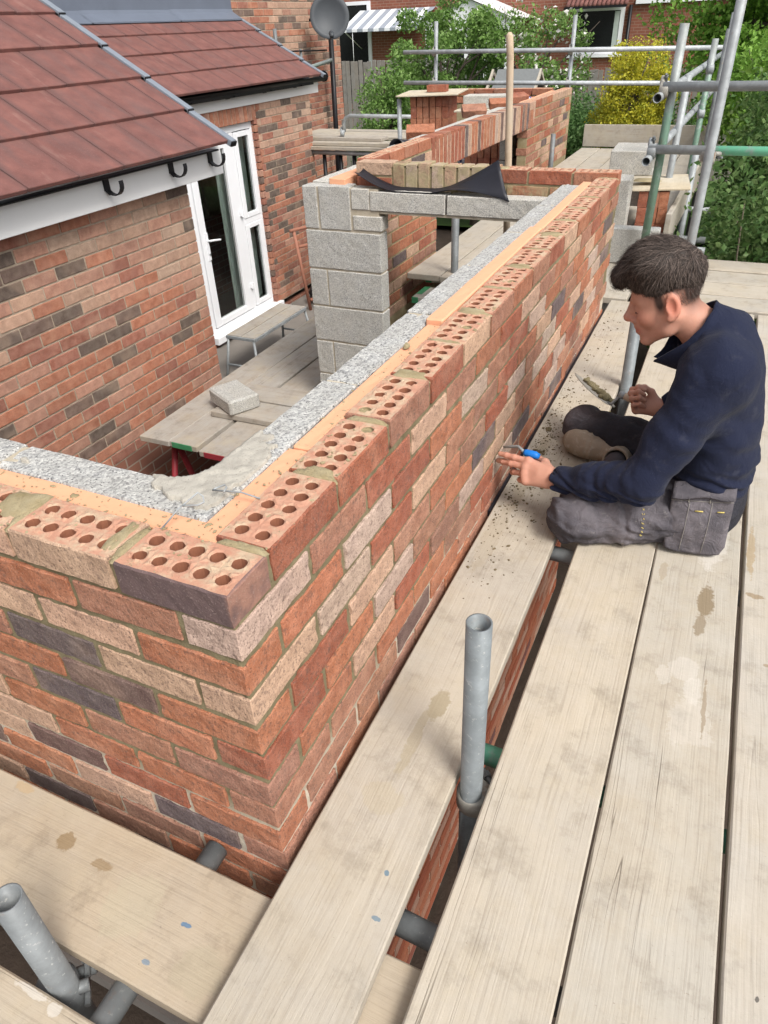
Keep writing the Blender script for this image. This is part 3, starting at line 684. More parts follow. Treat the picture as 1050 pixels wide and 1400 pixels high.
for i in range(5):
    for c in range(2):
        brick(ww, PERF if c == 0 else STR, (XW - .32 - .225 * i - .11 * c, Y1 - .10, -BH / 2 - .075 * c), 0, 'orpro'[i], .006)
part('mortar', MB().box((XW - 1.5, Y1 - .14, -1.2), (XW - .11, Y1 - .055, -.145)).build('end_mortar', M['mortar_wet']), ww, kind='stuff')
# loose bricks lying on the wing wall's inner leaf
for k, (px, py, pz, rz, tl, key) in enumerate([(XW - .36, 4.95, -.02, .35, .45, 'o'), (XW - .36, 6.2, .0, .5, .5, 'p'), (XW - .33, 6.9, -.01, .5, .4, 'o'), (XW - .33, 7.5, -.01, .9, .3, 'r')]):
    o = link(bpy.data.objects.new('brick', STR[k])); o.location = (px, py, pz); o.rotation_euler = (tl, 0, rz); o.color = (*HB[key], 1)
    tag(o, ('loose orange brick tilted on the wall just past the soldier bricks', 'pinkish loose brick leaning on the wall nearer the brick stacks', 'loose orange brick lying against the wall by the wooden pole top', 'red loose brick farthest along the wall top')[k], 'brick', 'loose bricks on the far wall')

# damp-proof membrane draped over the lintel
def membrane(pathf, n, w0, w1, name):
    V = []; F = []
    for i in range(n + 1):
        f, b = pathf(i / n)
        for k in range(5):
            q = k / 4; V.append(Vector(f).lerp(Vector(b), q) + Vector((0, 0, -.012 * math.sin(math.pi * q))))
    for i in range(n):
        for k in range(4): a = i * 5 + k; F.append((a, a + 5, a + 6, a + 1))
    me = mesh(name, V, F, M['dpc'], True)
    bm = bmesh.new(); bm.from_mesh(me); bmesh.ops.solidify(bm, geom=bm.faces[:], thickness=.0025); bm.to_mesh(me); bm.free()
    me.polygons.foreach_set('use_smooth', [True] * len(me.polygons)); return me
def dpath(t):
    x = -1.37 + .82 * t
    z = -.084 + .085 * max(0, (.28 - t) / .28) ** 1.6 + .128 * max(0, (t - .52) / .48) ** 1.35
    e = max(0, (t - .62) / .38)
    return (x + .05 * e, 3.150 - .01 * e, z - .150 * e ** 1.6), (x - .05 * e, 3.250, z + .004 + .02 * e)
o = part('damp_membrane', membrane(dpath, 40, 0, 0, 'damp_membrane'))
tag(o, 'black plastic damp membrane curling up off the block lintels', 'membrane')
def dpath2(t):
    a = -2.2 + 2.2 * t; return (-1.60 + .06 * math.sin(a), 4.22 + .05 * math.cos(a), -.02 + .05 * math.cos(a)), (-1.38 + .04 * math.sin(a), 4.30 + .05 * math.cos(a), .03 + .06 * math.cos(a))
def curl(t):
    a = R(200) * t - R(20); return (-1.66 - .055 * math.cos(a), 4.36, -.045 + .055 * math.sin(a)), (-1.56 - .05 * math.cos(a), 4.62, -.06 + .05 * math.sin(a))
o = part('damp_membrane', membrane(curl, 14, 0, 0, 'membrane_end'))
tag(o, 'short black end of rolled membrane sticking out beside the upright steel post', 'membrane')
# wooden tool handle standing in the corner
o = part('broom_handle', tube('broom_handle', [(-.60, 3.52, -.66), (-.618, 3.515, -.1), (-.640, 3.50, .5), (-.648, 3.495, .585), (-.648, 3.494, .60)], [.019, .019, .018, .018, .008], M['wood_pole'], 14))
tag(o, 'pale wooden handle standing upright behind the far cross wall', 'handle')
# ------------------------------------------------------------------ scaffold boards
TH = .038
def plank_mesh(L, w, th, seed, nick=0.0015):
    bm = box_bm(w, L, th, .0035, (2, max(3, int(L / .12)), 0), 0.0, seed)
    for v in bm.verts:
        s_ = 1 if v.co.x > 0 else -1
        if abs(v.co.x) > w * .45: v.co.x += s_ * (nick * mnoise.noise(Vector((v.co.y * 5, seed * 3.1, s_))) + nick * .8 * mnoise.noise(Vector((v.co.y * 19, seed, s_))))
        v.co.z += .0018 * mnoise.noise(Vector((v.co.y * 1.3, v.co.x * 4, seed)))
    return bm
def plank(name, c, L, w, ztop, along, label, cat='plank', mat=None, rz=0.0, th=TH, group=None, seed=0, bands=None, tilt=0.0):
    me = bm_mesh(plank_mesh(L, w, th, seed), name, mat or M['wood'])
    o = part(name, me, None, (c[0], c[1], ztop - th / 2), (tilt, 0, (math.pi / 2 if along == 'X' else 0) + rz))
    tag(o, label, cat, group); return o
brown = (0.24, 0.165, 0.085); wetb = (0.21, 0.155, 0.09); blue = (0.12, 0.19, 0.24); whit = (0.60, 0.57, 0.52)
GB = 'scaffold boards of the working platform'
b1w = mat_wood('first_board_wood', spots=[(.062, -1.30, .0055, .007, blue, .9), (.078, -1.385, .009, .005, blue, .8), (.011, -.88, .022, .05, (.30, .25, .16), .75), (-.005, -1.0, .014, .12, (.33, .28, .19), .6), (-.013, -1.16, .05, .04, (.40, .345, .25), .5), (-.06, .25, .03, .30, (.30, .25, .17), .5), (-.07, -.2, .03, .2, (.33, .28, .2), .4)], light=(.455, .403, .322), dark=(.345, .295, .228), grey=(.40, .362, .306))
plank('scaffold_board', (.132, 1.35), 4.40, .230, -.68, 'Y', 'pale board running right along the foot of the new brick wall', mat=b1w, rz=R(.1), seed=1, group=GB)
b2w = mat_wood('second_board_wood', light=(.47, .413, .325), dark=(.38, .322, .243), grey=(.42, .378, .316))
plank('scaffold_board', (.426, 1.30), 4.48, .221, -.68, 'Y', 'board between the dark gap with the upright tube and the board under the tool pouch', mat=b2w, rz=R(.28), seed=2, group=GB)
b3w = mat_wood('third_board_wood', spots=[(.037, -.215, .024, .075, wetb, .85), (.028, -.32, .016, .05, wetb, .7), (.005, -.495, .035, .045, whit, .30), (-.041, -.53, .02, .035, whit, .28), (.03, -.56, .02, .05, whit, .35), (.03, -.66, .05, .08, whit, .25), (.057, -.60, .005, .10, (.27, .21, .14), .7), (.035, .09, .05, .16, whit, .5), (-.085, -.12, .012, .05, (.34, .28, .2), .6)], light=(.455, .407, .330), dark=(.355, .305, .237), grey=(.41, .379, .325))
plank('scaffold_board', (.656, 1.30), 4.48, .231, -.681, 'Y', 'board with a brown wet patch and white dust below the tool pouch', mat=b3w, rz=R(.35), seed=3, group=GB)
b4w = mat_wood('fourth_board_wood', spots=[(-.085, -.145, .026, .012, brown, .7), (-.057, -.408, .010, .007, brown, .6), (-.10, .06, .012, .13, (.34, .25, .14), .7), (-.065, -1.2, .004, .006, (.10, .09, .08), .9)], light=(.465, .416, .344), dark=(.385, .335, .268), grey=(.425, .391, .338))
plank('scaffold_board', (.899, 1.30), 4.48, .231, -.679, 'Y', 'board at the right edge of the picture beyond the long dark gap', mat=b4w, rz=R(.25), seed=4, group=GB)
plank('scaffold_board', (1.145, 1.30), 4.48, .226, -.68, 'Y', 'outermost board right of the picture edge', rz=R(.1), seed=5, group=GB)
for k, (y, lab) in enumerate([(3.665, 'first crosswise board behind the bricklayer\'s back'), (3.900, 'second crosswise board behind the bricklayer\'s shoulders'), (4.135, 'third crosswise board behind the bricklayer, before the last narrow strip'), (4.385, 'last crosswise board behind the bricklayer, beside the hedge')]):
    plank('scaffold_board', (1.33, y), 2.36, .225, -.672 + .002 * k, 'X', lab, seed=10 + k, group='boards laid crosswise at the platform end', mat=b2w if k % 2 else M['wood'])
for k in range(6):
    plank('scaffold_board', (-1.20 + .236 * k, 6.45 - .02 * k), 5.5, .225, -.684, 'Y', ('far platform board against the foot of the long wall', 'second far platform board from the long wall', 'third far platform board, under the short steel post', 'far platform board left of the two stacked pale blocks', 'far platform board under the two stacked pale blocks', 'far platform board beside the upright toe board')[k], seed=20 + k, group='boards of the far platform')
fb1 = mat_wood('front_board_wood', light=(.44, .36, .26), dark=(.325, .255, .18), grey=(.385, .325, .25), spots=[(.041, -.165, .022, .022, brown, .8), (.032, -.273, .012, .026, brown, .7), (.10, .018, .012, .03, (.42, .30, .17), .6), (.005, -.501, .004, .012, (.09, .17, .27), .9), (-.075, -.477, .005, .009, (.12, .2, .28), .7), (-.008, -.384, .07, .06, (.41, .36, .26), .5), (-.05, -.572, .05, .05, (.36, .31, .22), .5)])
plank('scaffold_board', (-.62, -.179), 1.90, .228, -.720, 'X', 'board with round brown stains at the lower left below the wall corner', mat=fb1, rz=R(.1), seed=31)
fb2 = mat_wood('front_second_wood', light=(.44, .37, .28), dark=(.35, .29, .21), grey=(.39, .34, .27), spots=[(.105, -.454, .008, .04, whit, .5), (.10, -.509, .012, .015, whit, .5)])
plank('scaffold_board', (-.75, -.478), 1.65, .228, -.718, 'X', 'board in the bottom left corner beside the leaning tube', mat=fb2, seed=32)
plank('scaffold_board', (-.75, -.72), 1.65, .228, -.72, 'X', 'board at the bottom edge just outside the picture', seed=33)
# toe boards on edge
def toe(p0, p1, z0, z1, label, seed, mat=None):
    p0 = Vector((*p0, 0)); p1 = Vector((*p1, 0)); d = p1 - p0; L = d.length
    me = bm_mesh(plank_mesh(L, z1 - z0, .036, seed), 'toe_board', mat or M['wood'])
    o = part('toe_board', me, None, ((p0.x + p1.x) / 2, (p0.y + p1.y) / 2, (z0 + z1) / 2), (math.pi / 2, 0, 0))
    a = math.atan2(d.y, d.x) - math.pi / 2
    o.rotation_euler = (Matrix.Rotation(a, 3, 'Z') @ Matrix.Rotation(math.pi / 2, 3, 'Y')).to_euler(); tag(o, label, 'toe board'); return o
toe((-1.32, 9.28), (.16, 9.30), -.68, -.44, 'plank on edge closing the far end of the platform below the yellow shrub', 41)
toe((.155, 4.75), (.205, 9.25), -.68, -.46, 'long plank on edge along the outer side of the far platform', 42)
# ------------------------------------------------------------------ tubes
RT, RI = .02415, .0205
def sctube(name, p0, p1, label, mat='steel', cat='scaffold tube', group=None, seg=20, bend=0):
    o = Vector(p0); pts = [Vector((0, 0, 0)), (Vector(p1) - o) / 2, Vector(p1) - o]
    return tag(part(name, tube(name, pts, RT, M[mat], seg, RI), None, o), label, cat, group)
def coupler(c, axis, label, size=1.0, mat='coupler', up=(0, 0, 1)):
    """band clamp round a tube with its bolt, nut and hinge lugs"""
    ax = Vector(axis).normalized(); b = ax.orthogonal().normalized(); w = ax.cross(b)
    t = thing('coupler', label, 'coupler', c)
    m = MB(); m.tube([-ax * .024, -ax * .02, ax * .02, ax * .024], [.034, .038, .038, .034], 24)
    part('band', m.build('band', M[mat], True), t, c)
    m = MB(); m.tube([b * .02 + w * .022 - ax * .017, b * .062 + w * .022 - ax * .017], .012, 8).tube([b * .02 - w * .022 + ax * .017, b * .058 - w * .022 + ax * .017], .012, 8)
    part('lug', m.build('lug', M[mat], True), t, c)
    m = MB(); m.tube([b * .05 - w * .05, b * .05 + w * .055], .006, 8).tube([b * .05 + w * .030, b * .05 + w * .044], .011, 6)
    part('bolt', m.build('bolt', M['steel_dark'], False), t, c); return t
sctube('scaffold_standard', (.286, .315, GZ), (.281, .30, -.215), 'open topped upright tube standing in the gap between the boards in front', 'steel_near')
coupler((.286, .314, -.752), (0, 0, 1), 'rusty clamp low on the open topped upright tube')
sctube('scaffold_transom', (.27, .43, -.752), (1.35, .41, -.752), 'green crosswise tube just behind the open topped upright', 'steel_mint2')
sctube('scaffold_transom', (-.0, .02, -.760), (1.35, -.03, -.760), 'dull crosswise tube under the boards at the bottom centre', 'steel_dark')
sctube('scaffold_transom', (.07, 1.225, -.744), (1.35, 1.20, -.744), 'crosswise tube end showing under the bricklayer\'s near knee')
sctube('scaffold_transom', (.03, 2.45, -.745), (1.35, 2.45, -.745), 'crosswise tube hidden under the boards beside the kneeling man', 'steel_dark')
sctube('scaffold_standard', (.288, 2.42, GZ), (.268, 2.42, -.16), 'dull upright tube in the board gap behind the trowel hand', 'steel_near')
sctube('scaffold_standard', (-.315, -.335, GZ), (-.27, -.335, -.44), 'dark open tube leaning at the bottom left corner', 'steel_dark')
coupler((-.305, -.335, -.80), (0, 0, 1), 'dark clamp on the tube at the bottom left corner', mat='steel_dark')
sctube('scaffold_transom', (-.16, -1.2, -.765), (-.175, -.005, -.765), 'muddy tube running under the left boards to the brick wall', 'steel_dark')
# right-hand guard rails and standards
sctube('scaffold_standard', (.352, 3.83, GZ), (.372, 3.83, 1.6), 'tall grey upright rising past the top of the picture at the right')
sctube('scaffold_standard', (.075, 4.22, -.68), (.098, 4.22, .60), 'green stained upright carrying both right hand rails', 'steel_green')
sctube('guard_rail', (.045, 4.165, .314), (2.4, 4.165, .318), 'upper grey rail crossing the right edge above the man\'s head', cat='rail')
sctube('guard_rail', (.02, 4.165, .005), (2.4, 4.165, .012), 'lower rail with green paint at the right edge above the man\'s head', 'steel_mint', 'rail')
sctube('guard_rail', (.035, 4.06, .268), (.09, 9.35, .262), 'upper rail running away with its open end facing us', cat='rail')
sctube('guard_rail', (.028, 4.06, -.045), (.09, 9.35, -.05), 'lower rail running away with its open end facing us', cat='rail')
coupler((.052, 4.175, .30), (1, 0, 0), 'rust stained clamp at the left end of the upper right rail')
coupler((.040, 4.175, -.005), (1, 0, 0), 'bright clamp at the left end of the lower right rail', mat='steel')
coupler((.357, 3.90, .01), (0, .2, 1), 'yellowed clamp where the lower rail crosses the tall upright')
for k, (p0, p1, m_, lab) in enumerate([((.055, 5.35, -1.3), (.075, 5.35, .30), 'steel', 'short grey upright just right of the green stained one'),
        ((.13, 6.55, -1.6), (.135, 6.55, .465), 'steel_green', 'third upright along the far right edge, green near its foot'),
        ((.15, 8.0, -2.0), (.155, 8.0, .50), 'steel_dark', 'dark upright farthest along the right edge'),
        ((.19, 5.9, GZ), (.19, 5.9, -.25), 'steel', 'grey upright outside the toe board beside the hedge')]):
    sctube('scaffold_standard', p0, p1, lab, m_)
coupler((.135, 6.55, .262), (1, .3, 0), 'clamp joining the upper far rail to the third upright', mat='steel'); coupler((.132, 6.55, -.05), (1, .3, 0), 'clamp joining the lower far rail to the third upright', mat='steel')
for k, (y, z) in enumerate([(4.9, -.72), (5.3, -.745), (6.3, -.74)]): sctube('scaffold_transom', (.0, y, z), (.42 - .02 * k, y, z), ('nearest tube stub poking out past the toe board', 'middle tube stub poking out past the toe board', 'farthest tube stub poking out past the toe board')[k])
# far end guard rails
for z, lab in ((.335, 'upper rail across the far end in front of the blossom tree'), (.0, 'lower rail across the far end above the brick stacks')):
    sctube('guard_rail', (-3.74, 9.35, z + .012), (.17, 9.35, z - .03), lab, 'steel_bright', 'rail')
for x, lab in ((-3.33, 'upright on the far rails left of the wooden handle'), (-1.60, 'upright on the far rails in front of the garden window'), (.10, 'upright at the right end of the far rails')):
    sctube('scaffold_standard', (x, 9.42, GZ), (x + .01, 9.42, .66 if x < -1 else .62), lab)
for x, z in ((-3.33, .33), (-3.33, 0.0), (-1.6, .31), (-1.6, -.02)): coupler((x, 9.38, z), (1, 0, 0), 'small rusty clamp on the %s far rail at the %s upright' % ('upper' if z > .1 else 'lower', 'left' if x < -3 else 'right'))
sctube('scaffold_standard', (-2.92, 7.3, -.9), (-2.92, 7.3, .0), 'short upright left of the brick stacks')
sctube('scaffold_standard', (-1.235, 7.25, -.9), (-1.235, 7.25, -.30), 'short dark upright beside the far end of the long wall', 'steel_dark')
sctube('scaffold_standard', (-1.02, 3.80, GZ), (-1.02, 3.80, -.16), 'upright seen through the doorway under the lintels', 'steel_dark')
# boards seen through the doorway (green painted ends)
M['green_paint'] = mat_plain('green_board_paint', (0.05, 0.22, 0.10), 0.6, .3, 30)
for k, (y0, x0, z) in enumerate([(3.60, -1.19, -.765), (3.86, -1.20, -.71), (4.10, -1.25, -.70)]):
    o = plank('scaffold_board', (x0 + .55, y0), 1.1, .225, z, 'X', ('lowest green ended board through the doorway', 'second green ended board through the doorway', 'third board through the doorway, farther back')[k], mat=M['wood_old'], seed=50 + k)
    part('end_band', box('end_band', .2285, .045, .0395, M['green_paint'], .002), o, (o.location.x - .551, y0, z - .019), None)
    o.children[0].location = (0, .530, 0); o.children[0].rotation_euler = (0, 0, 0)
# ------------------------------------------------------------------ inner staging with boards on a red trestle
GI = 'boards of the low staging in the room'
for k, (x0, y0, L) in enumerate([(-2.445, 2.28, 2.55), (-2.215, 2.29, 2.6), (-1.972, 2.26, 2.7), (-1.745, 2.33, 2.3)]):
    o = plank('staging_board', (x0, y0 + L / 2), L, .226, -1.40 - .002 * k, 'Y', ('grey staging board nearest the old brick wall', 'staging board under the loose concrete block, with green paint on its end', 'staging board with a red painted end', 'staging board partly hidden behind the new wall')[k], mat=M['wood_old'], seed=60 + k, rz=R((.6, -.4, .5, 0)[k]), group=GI)
    if k in (1, 2):
        b = part('end_band', box('end_band', .15, .006, .037, M['green_paint'] if k == 1 else M['red_steel'], .001), o, (x0, y0, -1.4)); b.location = (0, -L / 2 - .002, 0)
for k, (y0, sz, rz, lab) in enumerate([(2.78, .215, .03, 'short board lying across the staging under the concrete block'), (3.02, .225, .03, 'second short board lying across the staging')]):
    plank('staging_board', (-1.86, y0), .82, .22, -1.362, 'X', lab, mat=M['wood_old'], seed=70 + k, rz=rz)
o = part('concrete_block', box('concrete_block', .215, .30, .10, M['block'], .012, (5, 7, 3), .0012, 3), None, (-2.17, 2.80, -1.312), (0, 0, R(62)))
tag(o, 'loose grey concrete block lying on the staging boards', 'block')
def trestle(y, label):
    t = thing('trestle', label, 'trestle', (-2.1, y, GZ + .14))
    part('top_bar', tube('top_bar', [(0, 0, 0), (.95, 0, 0)], .022, M['red_steel'], 8), t, (-2.55, y, -1.47))
    for sx in (-2.42, -1.72):
        for s_ in (-1, 1): part('leg', tube('leg', [(0, 0, 0), (-.03, s_ * .22, -.80)], .020, M['red_steel'], 8), t, (sx, y, -1.475))
        part('brace', tube('brace', [(0, -.13, 0), (0, .13, 0)], .012, M['red_steel'], 6), t, (sx - .018, y, -1.95))
trestle(2.45, 'red steel trestle under the near end of the staging'); trestle(4.4, 'red steel trestle under the far end of the staging')
# stacked boards far left with a clamp lying on them, on a dark frame
GF = 'boards stacked on the far left staging'
for k, (x, y, L, z, lab) in enumerate([(-4.0, 8.05, 1.7, -.565, 'lowest front board of the far left staging'), (-4.0, 8.28, 1.7, -.565, 'back board of the far left staging'), (-4.05, 8.1, 1.6, -.522, 'middle board of the far left staging'), (-4.1, 8.22, 1.15, -.482, 'top board of the far left staging with a clamp lying on it'), (-3.7, 8.46, 2.4, -.500, 'far staging board behind the stacked ones'), (-3.7, 8.70, 2.4, -.500, 'second far staging board behind the stacked ones'), (-3.7, 8.94, 2.4, -.500, 'hindmost board of the far left staging')]):
    plank('scaffold_board', (x, y), L, .225, z, 'X', lab, seed=80 + k, group=GF, mat=M['wood_old'] if k == 3 else M['wood'])
sctube('scaffold_ledger', (-4.46, 7.98, -.635), (-2.6, 7.98, -.64), 'open ended tube carrying the far left staging')
for x, lab in ((-4.28, 'left dark post under the far left staging'), (-4.05, 'middle dark post under the far left staging'), (-3.86, 'right dark post under the far left staging')): sctube('scaffold_standard', (x, 8.02, GZ), (x, 8.02, -.62), lab, 'black')
o = thing('guard_rail', 'bent grey rail curving down over the far left staging', 'rail', (-4.3, 8.75, -.56))
part('bent_tube', tube('bent_tube', [(0, 0, 0), (.0, .0, .16), (.03, 0, .22), (.10, 0, .25), (1.3, .05, .235)], RT, M['steel'], 12, RI), o, (-4.36, 8.75, -.56))
coupler((-4.1, 8.2, -.445), (1, .4, 0), 'loose clamp lying on top of the far left boards', mat='steel')
o = slab('timber_block', (-3.02, 8.5, -.56), (-2.72, 8.54, -.28), M['wood'], .003, 0, (0, 0, 0), 3, None); tag(o, 'upright pale board end beside the brick stack', 'board')
# ------------------------------------------------------------------ concrete blocks, spot boards, brick stacks
def blk(c, s_, rz, label, mat='block_pale', seed=0, tilt=(0, 0)):
    return tag(part('concrete_block', box('concrete_block', *s_, M[mat], .005, (4, 4, 4), .0012, seed), None, c, (tilt[0], tilt[1], rz)), label, 'block')
blk((-.07, 4.34, -.572), (.44, .10, .215), .02, 'grey concrete block on edge behind the bricklayer\'s head', 'block', 5)
blk((-.155, 4.72, -.46), (.09, .215, .44), .05, 'concrete block standing on end just past the wall\'s far corner', 'block_pale', 6)
def brickstack(base, cols, rows, label, rot, key='o', ledge=True, seed=0):
    """bricks on edge in rows; every brick a part"""
    rr = random.Random(seed); t = thing('brick_stack', label, 'brick stack', base)
    for r in range(rows):
        for i in range(cols):
            for d in range(2):
                c = Vector(((i - (cols - 1) / 2) * .069, (d - .5) * .22, .052 + .1045 * r))
                if r == rows - 1 and ledge: 
                    c = Vector(((i - (cols - 1) / 2) * .069, (d - .5) * .22, .052 + .1045 * r))
                o = part('brick', rr.choice(STR), t, Vector(base) + Matrix.Rotation(rot, 3, 'Z') @ c, None, hb(rr.choice('oror')))
                o.rotation_euler = (Matrix.Rotation(rot + rr.gauss(0, .02), 3, 'Z') @ Matrix.Rotation(math.pi / 2, 3, 'Z') @ Matrix.Rotation(math.pi / 2, 3, 'X')).to_euler()
    return t
brickstack((-2.62, 7.55, -.60), 6, 6, 'tall stack of red bricks on edge under a plywood sheet', .12, seed=1)
o = part('mortar_board', box('mortar_board', .66, .50, .014, M['ply'], .002, (3, 3, 0), .001, 1), None, (-2.62, 7.50, .038), (R(1.5), R(-1), .1)); tag(o, 'plywood sheet on the tall brick stack with one brick on it', 'plywood board')
o = part('brick', STR[0], None, (-2.56, 7.5, .080), (0, 0, .1), HB['r']); tag(o, 'single red brick lying on the plywood sheet', 'brick')
brickstack((-1.93, 7.35, -.62), 6, 5, 'lower stack of red bricks under a board holding a pale block', .1, seed=2)
o = part('mortar_board', box('mortar_board', .58, .46, .014, M['ply'], .002, (3, 3, 0), .001, 2), None, (-1.95, 7.32, -.085), (R(1), R(-1), .08)); tag(o, 'board on the lower brick stack with a pale block on it', 'plywood board')
blk((-1.95, 7.3, -.02), (.44, .215, .11), .06, 'pale concrete block lying on the lower brick stack', 'block_pale', 8)
brickstack((.0, 5.18, -.68), 3, 3, 'small stack of red bricks holding a mortar board right of the wall\'s far corner', .1, seed=3)
o = part('mortar_board', box('mortar_board', .46, .50, .012, M['ply'], .002, (3, 3, 0), .002, 3), None, (-.01, 5.2, -.35), (R(1), R(-2), .12)); tag(o, 'mortar board with a damp mortar patch past the wall\'s far corner', 'mortar board')
o = part('mortar_heap', fresh_blobs([(0, 0, .09, .07, .02)], 'mortar_heap', 4), None, (-.06, 5.12, -.335)); tag(o, 'damp patch of mortar spread on the mortar board', 'mortar')
blk((-.235, 5.62, -.26), (.30, .44, .16), .05, 'upper of two stacked pale blocks just beyond the wall\'s far corner', 'block_pale', 11)
blk((-.235, 5.62, -.45), (.30, .44, .21), .03, 'lower of two stacked pale blocks beyond the wall\'s far corner', 'block_pale', 12)
# polythene brick wrapping with blue print
t = NT('printed_wrapping', .3); v = t.coord('Object', False); M['wrap'] = t.done(t.mix(t.ramp(t.noise(v, 26, 2, .5), [(.46, 0), (.50, 1)]), (.03, .045, .20), (.62, .64, .70)))
for k, (c, s_, lab) in enumerate([((-2.27, 7.75, -.45), (.16, .3, .42), 'blue printed wrapping between the two brick stacks'), ((-1.66, 8.0, -.25), (.2, .35, .35), 'blue and white printed wrapping right of the pale block')]):
    o = part('plastic_wrapping', box('plastic_wrapping', *s_, M['wrap'], .03, (4, 4, 4), .02, 7 + k), None, c); tag(o, lab, 'wrapping')
# mortar droppings on the boards
M['mortar_dark'] = mat_mortar('damp_mortar_crumbs', (.10, .075, .04), (.19, .15, .09))
def crumbs():
    rr = random.Random(4); m = bmesh.new()
    for i in range(950):
        y = rr.choice([rr.uniform(.9, 3.4), rr.gauss(1.85, .3), rr.gauss(1.6, .25)]); x = .03 + abs(rr.gauss(0, .055)) * (1.2 if rr.random() < .8 else 2.4)
        if x > .24: continue
        s_ = rr.choice([.0009, .0012, .0015, .002, .0034]) * rr.uniform(.7, 1.4)
        mt = Matrix.Translation((x, y, -.6795 + s_ * .25)) @ Matrix.Rotation(rr.uniform(0, 6), 4, 'Z') @ Matrix.Diagonal((s_ * rr.uniform(.8, 1.9), s_, s_ * .6, 1))
        bmesh.ops.create_icosphere(m, subdivisions=1, radius=1, matrix=mt)
    for (x, y, r) in [(.135, 1.50, .012), (.12, 1.53, .017), (.15, 1.54, .012), (.06, 1.72, .015), (.075, 1.36, .006), (.05, 1.9, .014), (.16, 1.28, .005)]:
        for q in range(9): bmesh.ops.create_icosphere(m, subdivisions=1, radius=1, matrix=Matrix.Translation((x + rr.gauss(0, r * .8), y + rr.gauss(0, r * .8), -.678)) @ Matrix.Diagonal((r * rr.uniform(.3, .7), r * rr.uniform(.3, .7), r * rr.uniform(.2, .5), 1)))
    return bm_mesh(m, 'mortar_crumbs', M['mortar_dark'])
o = part('mortar_crumbs', crumbs()); tag(o, 'crumbs of dropped mortar along the board at the wall foot', 'mortar crumbs', kind='stuff')
# black strip at the wall foot: damp course edge that also paints in the shadow gap
o = part('damp_membrane', MB().box((.001, 1.3, -.715), (.010, 3.36, -.692)).build('damp_membrane', M['dpc'])); tag(o, 'thin black strip of membrane painting in the shadow gap at the foot of the new wall', 'membrane')
# ------------------------------------------------------------------ existing house
hw = thing('house', 'old brick house with white fascias and two red tiled roofs at the left', 'house', (-4, 4, GZ))
random.seed(31)
pal = dict(b=(0.46, 0.275, 0.19), B=(0.48, 0.32, 0.23), o=(0.40, 0.142, 0.076), r=(0.31, 0.105, 0.066), p=(0.42, 0.205, 0.14), d=(0.095, 0.066, 0.052), k=(0.145, 0.09, 0.07))
def hcol(k): f = random.uniform(.88, 1.12); return tuple(x * f for x in pal[k])
def house_wall(x, y0, y1, ztop, rows, keyf, ymin=None, zfix=0.0):
    for r in range(rows):
        z = ztop - .0375 - .075 * r; off = 0 if r % 2 == 0 else .1125
        y = y1 - .005
        first = True
        while y > y0 + .03:
            L = BD if (first and r % 2) else BL
            a = max(y - L, y0); c_ = (a + y) / 2
            if y - a > .05 and (ymin is None or y > ymin(z)):
                pool = HHDR if L == BD else HSTR
                o = brick(hw, pool, (x - BD / 2, c_, z), math.pi / 2, 'o', .002, color=hcol(keyf(c_, z, r)))
                o.scale = ((y - a) / L, 1, 1)
            y = a - .010; first = False
def keyA(y, z, r):
    up = (z + 1.4) * .9 + (y - 2.2) * .5
    n = mnoise.noise(Vector((y * 1.3, z * 2.0, 5)))
    q = random.random()
    if q < (.08 if y > 2.6 and z > -.9 else .24): return random.choice('ddk')
    if up + n * .8 > .95: return random.choice('bbbBpbp' if q < .85 else 'o')
    return random.choice('oorrpoor' if z < -.75 else 'oorpbpo')
house_wall(-2.78, 1.35, 3.46, -.148, 20, keyA, lambda z: 1.45 + 0.15 * (-z))
def keyB(y, z, r):
    q = random.random()
    if q < .22: return random.choice('ddk')
    return random.choice('bbbpB') if z > -.45 and q < .85 else random.choice('rroorop')
house_wall(-4.42, 6.82, 8.02, .002, 29, keyB)
house_wall(-5.36, 7.2, 10.70, 1.17, 16, lambda y, z, r: random.choice('bbpporrdkbo'), lambda z: 7.72)
house_wall(-5.36, 9.3, 10.70, -.03, 16, lambda y, z, r: random.choice('bprordkorr'))
for i, z in enumerate(np.arange(-.05, -2.2, -.075)):       # reveal beside the door, facing us
    brick(hw, HHDR, (-4.42 - .055, 6.82 - .052 + .05, z - .0375), 0, 'o', color=hcol(random.choice('rrokp')))
for i in range(15):                                         # soldier course over the door
    o = brick(hw, HSTR, (-4.42 - BD / 2, 5.72 + .075 * i, -.045), 0, 'o', color=hcol(random.choice('oopo'))); o.rotation_euler = (0, math.pi / 2, math.pi / 2)
mo = MB()
for (x, a, b, z0, z1) in [(-2.785, -2.0, 3.452, -1.65, -.14), (-4.425, 6.83, 8.01, -2.18, .0), (-4.425, 5.6, 6.84, -.15, .0), (-5.365, 5.0, 10.69, -1.24, 1.6)]: mo.box((x - .12, a, z0), (x, b, z1))
part('mortar', mo.build('house_mortar', M['mortar_house']), hw, kind='stuff')
mo = MB().box((-2.90, -2.0, GZ), (-2.787, 3.45, -1.652)).box((-4.5, 5.4, GZ), (-4.43, 8.0, -2.26)).box((-5.50, 4.9, GZ), (-5.37, 10.68, -1.245)).box((-5.30, 7.9, GZ), (-4.54, 8.005, .0)).box((-4.52, 3.39, GZ), (-2.9, 3.445, .0))
part('inner_wall', mo.build('inner_wall', M['low_brick']), hw)
